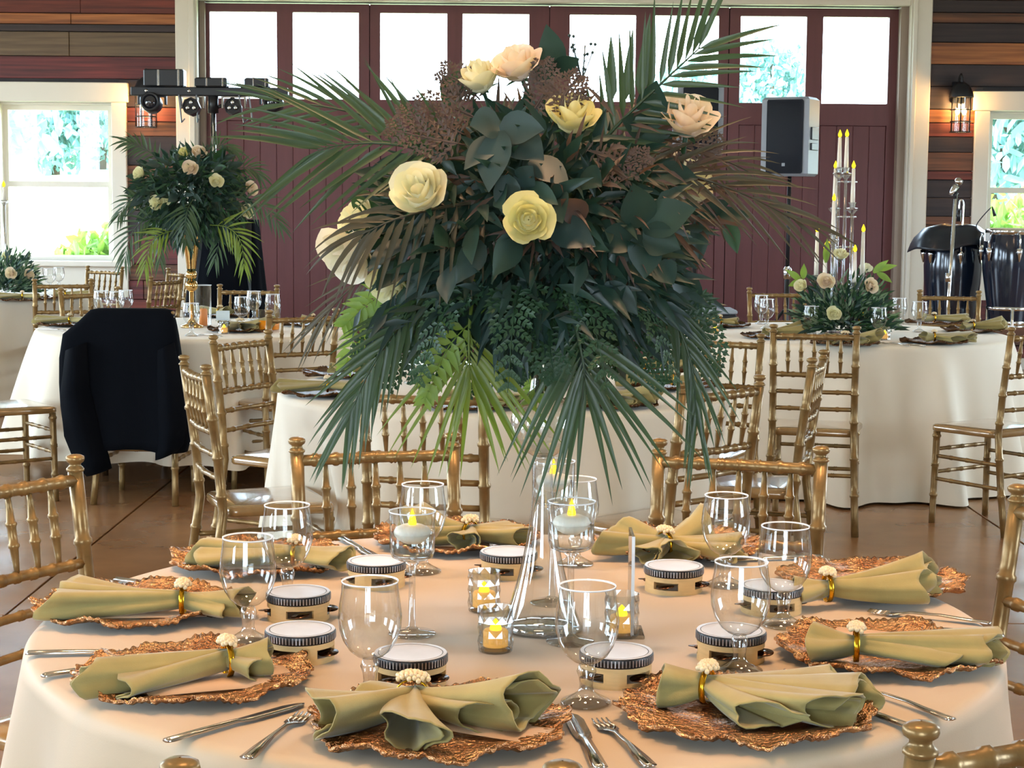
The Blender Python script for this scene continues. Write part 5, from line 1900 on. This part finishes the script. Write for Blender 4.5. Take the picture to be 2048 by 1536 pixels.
def conga(px, ptop, pbot, wpx, Y, label, cover=None):
    a, b = W(px, ptop, Y), W(px, pbot, Y)
    s = F / Y
    R = wpx / 2 / s
    h = a.z - b.z
    t = thing('conga_drum', label, 'drum', (a.x, Y, b.z), 0, 'conga drums')
    mb = MB(); mb.lathe([(.001, .0), (R * .66, 0), (R * .7, .02), (R * .84, h * .3), (R * .97, h * .55), (R, h * .7), (R * .95, h * .85), (R * .86, h - .03), (R * .84, h - .01)], 40)
    obj('shell', mb, CONGA, t)
    mb = MB(); mb.lathe([(R * .665, -.004), (R * .70, -.004), (R * .73, .022), (R * .71, .026)], 40)
    obj('bottom_ring', mb, CHROME, t)
    mb = MB(); mb.lathe([(R * .85, h - .045), (R * .91, h - .045), (R * .92, h - .015), (R * .9, h - .008), (R * .86, h - .012)], 40)
    obj('hoop', mb, CHROME, t)
    mb = MB(); mb.lathe([(.001, h), (R * .8, h - .001), (R * .87, h - .012)], 40)
    obj('head', mb, SKIN, t)
    for k in range(6):
        q = k * PI / 3 + .52
        c_, s_ = math.cos(q), math.sin(q)
        mb = MB(); mb.tube([(R * .92 * c_, R * .92 * s_, h - .04), (R * 1.06 * c_, R * 1.06 * s_, h - .05), (R * 1.1 * c_, R * 1.1 * s_, h - .08), (R * 1.1 * c_, R * 1.1 * s_, h - .19)], .007, 7)
        lg = obj('lug', mb, CHROME, t)
        mb = MB(); mb.lathe([(.001, -.06), (.006, -.055), (.02, 0), (.024, .03), (.001, .034)], 8, at=(R * 1.06 * c_, R * 1.06 * s_, h - .17))
        obj('bracket', mb, CHROME, lg)
    # basket stand to the floor belongs to the drum's own stand
    st = thing('drum_stand', 'chrome stand carrying the %s' % label.split(', ')[1].replace('one', 'conga'), 'stand', (a.x, Y, 0), 0, 'drum stands')
    mb = MB(); mb.lathe([(R * .7, b.z + .1), (R * .8, b.z + .1), (R * .8, b.z + .125), (R * .7, b.z + .125), (R * .7, b.z + .1)], 32)
    obj('ring', mb, CHROME, st)
    for k in range(3):
        q = k * 2.094 + .4
        mb = MB(); mb.tube([(R * .82 * math.cos(q), R * .82 * math.sin(q), b.z + .11), (R * .8 * math.cos(q), R * .8 * math.sin(q), b.z - .03), (R * 1.3 * math.cos(q), R * 1.3 * math.sin(q), .012)], .011, 8)
        obj('leg', mb, CHROME, st)
    mb = MB(); mb.lathe([(.001, b.z - .02), (R * .7, b.z - .02), (R * .7, b.z - .0045), (.001, b.z - .0045)], 24)
    obj('tray', mb, CHROME, st)
    return a, R, h, b.z


a, R, h, bz = conga(1908, 462, 690, 114, 12.6, 'black lacquered conga, left one under a black cover')
a2, R2, h2, bz2 = conga(2024, 456, 648, 112, 12.2, 'black lacquered conga, uncovered one at the right frame edge')
# cloth cover over the left conga
t_ = MB()
rows = []
N = 48
for i, (f, dz) in enumerate(((.05, .045), (.5, .045), (.9, .03), (1.1, -.01), (1.2, -.05), (1.26, -.09), (1.28, -.105))):
    row = []
    for j in range(N):
        th = 2 * PI * j / N
        left = max(0, -math.cos(th))
        rr = R * f * (1 + .22 * left * (f > .8) + .05 * math.sin(5 * th + 1) * (f > .9))
        row.append((rr * math.cos(th), rr * math.sin(th), h + dz - .06 * left * max(0, f - .6) + .012 * math.sin(4 * th) * f))
    rows.append(row)
t_.grid(rows, wrap=True)
t_.f.append(tuple(range(N)))
o = obj('drum_cover', t_, mat('black_nylon', (.01, .014, .022), .3), loc=(a.x, 12.6, bz), solid=.004)
tag(o, 'black nylon cover slumped over the left conga', 'cover')

# microphone stands
m0, m1 = W(1911, 398, 11.9), W(1899, 645, 11.9)
bx = m1.x - .04
t = thing('microphone_stand', 'chrome microphone stand in front of the covered conga', 'stand', (bx, 11.9, 0))
mb = MB(); mb.tube([(0, 0, .02), (m0.x - bx, 0, m0.z)], .0125, 12)
obj('pole', mb, CHROME, t)
zz = W(1904, 555, 11.9).z
mb = MB(); mb.tube([(.02, 0, zz - .03), (.022, 0, zz + .03)], .02, 12)
obj('clutch', mb, CHROME, t)
mb = MB(); mb.lathe([(.001, 0), (.14, 0), (.14, .012), (.05, .025), (.02, .04), (.001, .04)], 24)
obj('base', mb, BLACKP, t)
mb = MB(); mb.tube([(m0.x - bx, 0, m0.z), (m0.x - bx, 0, m0.z + .03), (m0.x - bx + .01, 0, m0.z + .045)], .012, 8)
obj('clip', mb, BLACKP, t)
mc0, mc1 = W(1904, 385, 11.9), W(1918, 362, 11.9)
t = thing('microphone', 'silver microphone clipped on top of the chrome stand', 'microphone', mc0)
d = (mc1 - mc0)
mb = MB(); mb.tube([-d * .2, Vector((0, 0, 0)), d * .6], [.014, .017, .022], 12)
obj('body', mb, CHROME, t)
mb = MB(); mb.ball(d * .95, .028, 14, 8)
obj('grille', mb, SILVER, t)
k0 = W(1974, 468, 12.1)
t = thing('clip_microphone', 'small black clip microphone on a gooseneck above the uncovered conga', 'microphone', k0)
pts = [W(px, py, 12.1) - k0 for px, py in ((1974, 468), (1956, 462), (1953, 450), (1966, 432), (1982, 415))]
mb = MB(); mb.tube([along(pts, k / 12) for k in range(13)], .004, 6)
obj('gooseneck', mb, BLACKP, t)
e0, e1 = W(1984, 413, 12.1) - k0, W(1990, 432, 12.1) - k0
mb = MB(); mb.tube([e0, e0.lerp(e1, .5), e1], [.004, .009, .013], 8)
obj('capsule', mb, BLACKP, t)
mb = MB(); mb.cbox(-.02, .02, -.015, .015, -.05, .01, .004)
obj('clamp', mb, CHROME, t, flat=True)
k1 = W(1919, 462, 11.95)
t = thing('hook_microphone', 'curved silver microphone arm rising from the cover of the left conga', 'microphone', W(1925, 447, 12.45))
k1 = W(1925, 447, 12.45)
pts = [W(px, py, 12.45) - k1 for px, py in ((1925, 455), (1926, 430), (1927, 408), (1923, 400), (1919, 406), (1918, 420))]
mb = MB(); mb.tube([along(pts, k / 16) for k in range(17)], .007, 7)
obj('arm', mb, CHROME, t)
mb = MB(); mb.tube([pts[-1], pts[-1] + Vector((0, 0, -.08))], [.014, .016], 8)
obj('capsule', mb, BLACKP, t)

# stage light bar at the left
YL = 13.3
A_, B_ = W(263, 180, YL), W(577, 186, YL)
cxl = W(427, 300, YL).x
t = thing('stage_light_bar', 'black stage light bar with four lamps on a stand by the left door casing', 'stage lights', (cxl, YL, 0))
zbar = (A_.z + B_.z) / 2
mb = MB(); mb.cbox(A_.x - cxl, B_.x - cxl, -.04, .04, zbar - .035, zbar + .03, .006)
bar = obj('bar', mb, BLACKP, t, flat=True)
for px in (295, 380, 552):
    q = W(px, 180, YL)
    mb = MB(); mb.lathe([(.001, 0), (.012, 0), (.012, .004), (.001, .004)], 12, m=Matrix.Translation((q.x - cxl, -.04, zbar)) @ Matrix.Rotation(PI / 2, 4, 'X'))
    obj('bolt', mb, SILVER, bar)
mb = MB(); mb.tube([(0, 0, .02), (0, 0, zbar - .1)], .02, 12)
obj('pole', mb, CHROME, t)
mb = MB(); mb.tube([(0, 0, zbar - .16), (0, 0, zbar - .03)], .04, 12); mb.tube([(.03, 0, zbar - .12), (.07, 0, zbar - .1)], .012, 8)
obj('socket', mb, BLACKP, t)
for k in range(3):
    an = k * 2.094 + .3
    mb = MB(); mb.tube([(0, 0, .7), (.45 * math.cos(an), .45 * math.sin(an), .015)], .014, 8)
    obj('leg', mb, BLACKP, t)
for px, kind in ((385, 'par'), (468, 'par'), (305, 'head'), (548, 'head')):
    q = W(px, 215 if kind == 'par' else 207, YL)
    x = q.x - cxl
    z = q.z
    mb = MB()
    w = .085 if kind == 'par' else .1
    for s in (-1, 1):
        mb.cbox(x + s * w - .008, x + s * w + .008, -.02, .02, z - .01, zbar - .03, .003)
    mb.box(x - w, x + w, -.015, .015, zbar - .045, zbar - .035)
    y_ = obj('yoke', mb, SILVER if kind == 'par' else BLACKP, t, flat=True)
    M_ = Matrix.Translation((x, -.02, z)) @ Matrix.Rotation(R_(82), 4, 'X')
    if kind == 'par':
        mb = MB(); mb.lathe([(.001, -.1), (.05, -.1), (.062, -.05), (.066, .04), (.066, .06), (.058, .06), (.056, .045), (.001, .045)], 8, m=M_)
        h_ = obj('lamp_head', mb, BLACKP, t, flat=True)
        for q_ in range(3):
            an = q_ * 2.094 + PI / 2
            mb = MB(); mb.ball(M_ @ Vector((.028 * math.cos(an), .028 * math.sin(an), .05)), .018, 10, 6)
            obj('lens', mb, CHROME, h_)
    else:
        mb = MB(); mb.lathe([(.001, -.11), (.055, -.1), (.074, -.04), (.076, .05), (.07, .085), (.055, .085), (.052, .07), (.001, .068)], 20, m=M_)
        h_ = obj('lamp_head', mb, BLACKP, t)
        mb = MB(); mb.lathe([(.05, .072), (.035, .086), (.001, .092)], 20, m=M_)
        obj('lens', mb, mat('dark_lens', (.01, .012, .02), .05, spec=.9) if 'dark_lens' not in MATS else MATS['dark_lens'], h_)
for px, py, w, hh_ in ((330, 154, .15, .13), (424, 153, .12, .07), (515, 152, .09, .07)):
    q = W(px, py, YL)
    mb = MB(); mb.cbox(q.x - cxl - w, q.x - cxl + w, -.07, .07, zbar + .03, zbar + .03 + hh_, .01)
    o = obj('effect_box', mb, BLACKP, t, flat=True)
    mb = MB(); mb.cbox(q.x - cxl - w * .3, q.x - cxl - w * .2, -.074, -.066, zbar + .035, zbar + .025 + hh_, .002); mb.cbox(q.x - cxl + w * .7, q.x - cxl + w * .8, -.074, -.066, zbar + .035, zbar + .025 + hh_, .002)
    obj('clamp', mb, SILVER, o, flat=True)
for s, e in ((360, 372), (395, 400), (500, 515), (480, 500)):
    a_, b_ = W(s, 200, YL), W(e, 238, YL)
    mb = MB(); mb.tube([(a_.x - cxl, -.05, zbar - .03), ((a_.x + b_.x) / 2 - cxl, -.06, b_.z - .03), (b_.x - cxl, -.05, b_.z)], .006, 6)
    obj('cable', mb, GREYP, t)
# black skirt below it
t2 = thing('stand_skirt', 'black cloth skirt behind the gold vase, below the stage lights', 'skirt', (W(452, 550, 12.5).x, 12.5, 0))
zt2 = W(450, 440, 12.5).z
rows = []
for i in range(7):
    f = i / 6
    row = []
    for j in range(48):
        th = 2 * PI * j / 48
        rr = (.22 + .12 * (1 - f) ) * (1 + .06 * math.sin(9 * th) * (1 - f * .6))
        row.append((rr * 1.05 * math.cos(th), rr * .8 * math.sin(th), zt2 * f + .004))
    rows.append(row)
mb = MB(); mb.grid(rows, wrap=True); mb.f.append(tuple(6 * 48 + j for j in range(48)))
obj('cloth', mb, BLACKC, t2)
mb = MB(); mb.box(-.2, .2, -.15, .15, 0, zt2 - .02)
obj('frame', mb, BLACKP, t2)
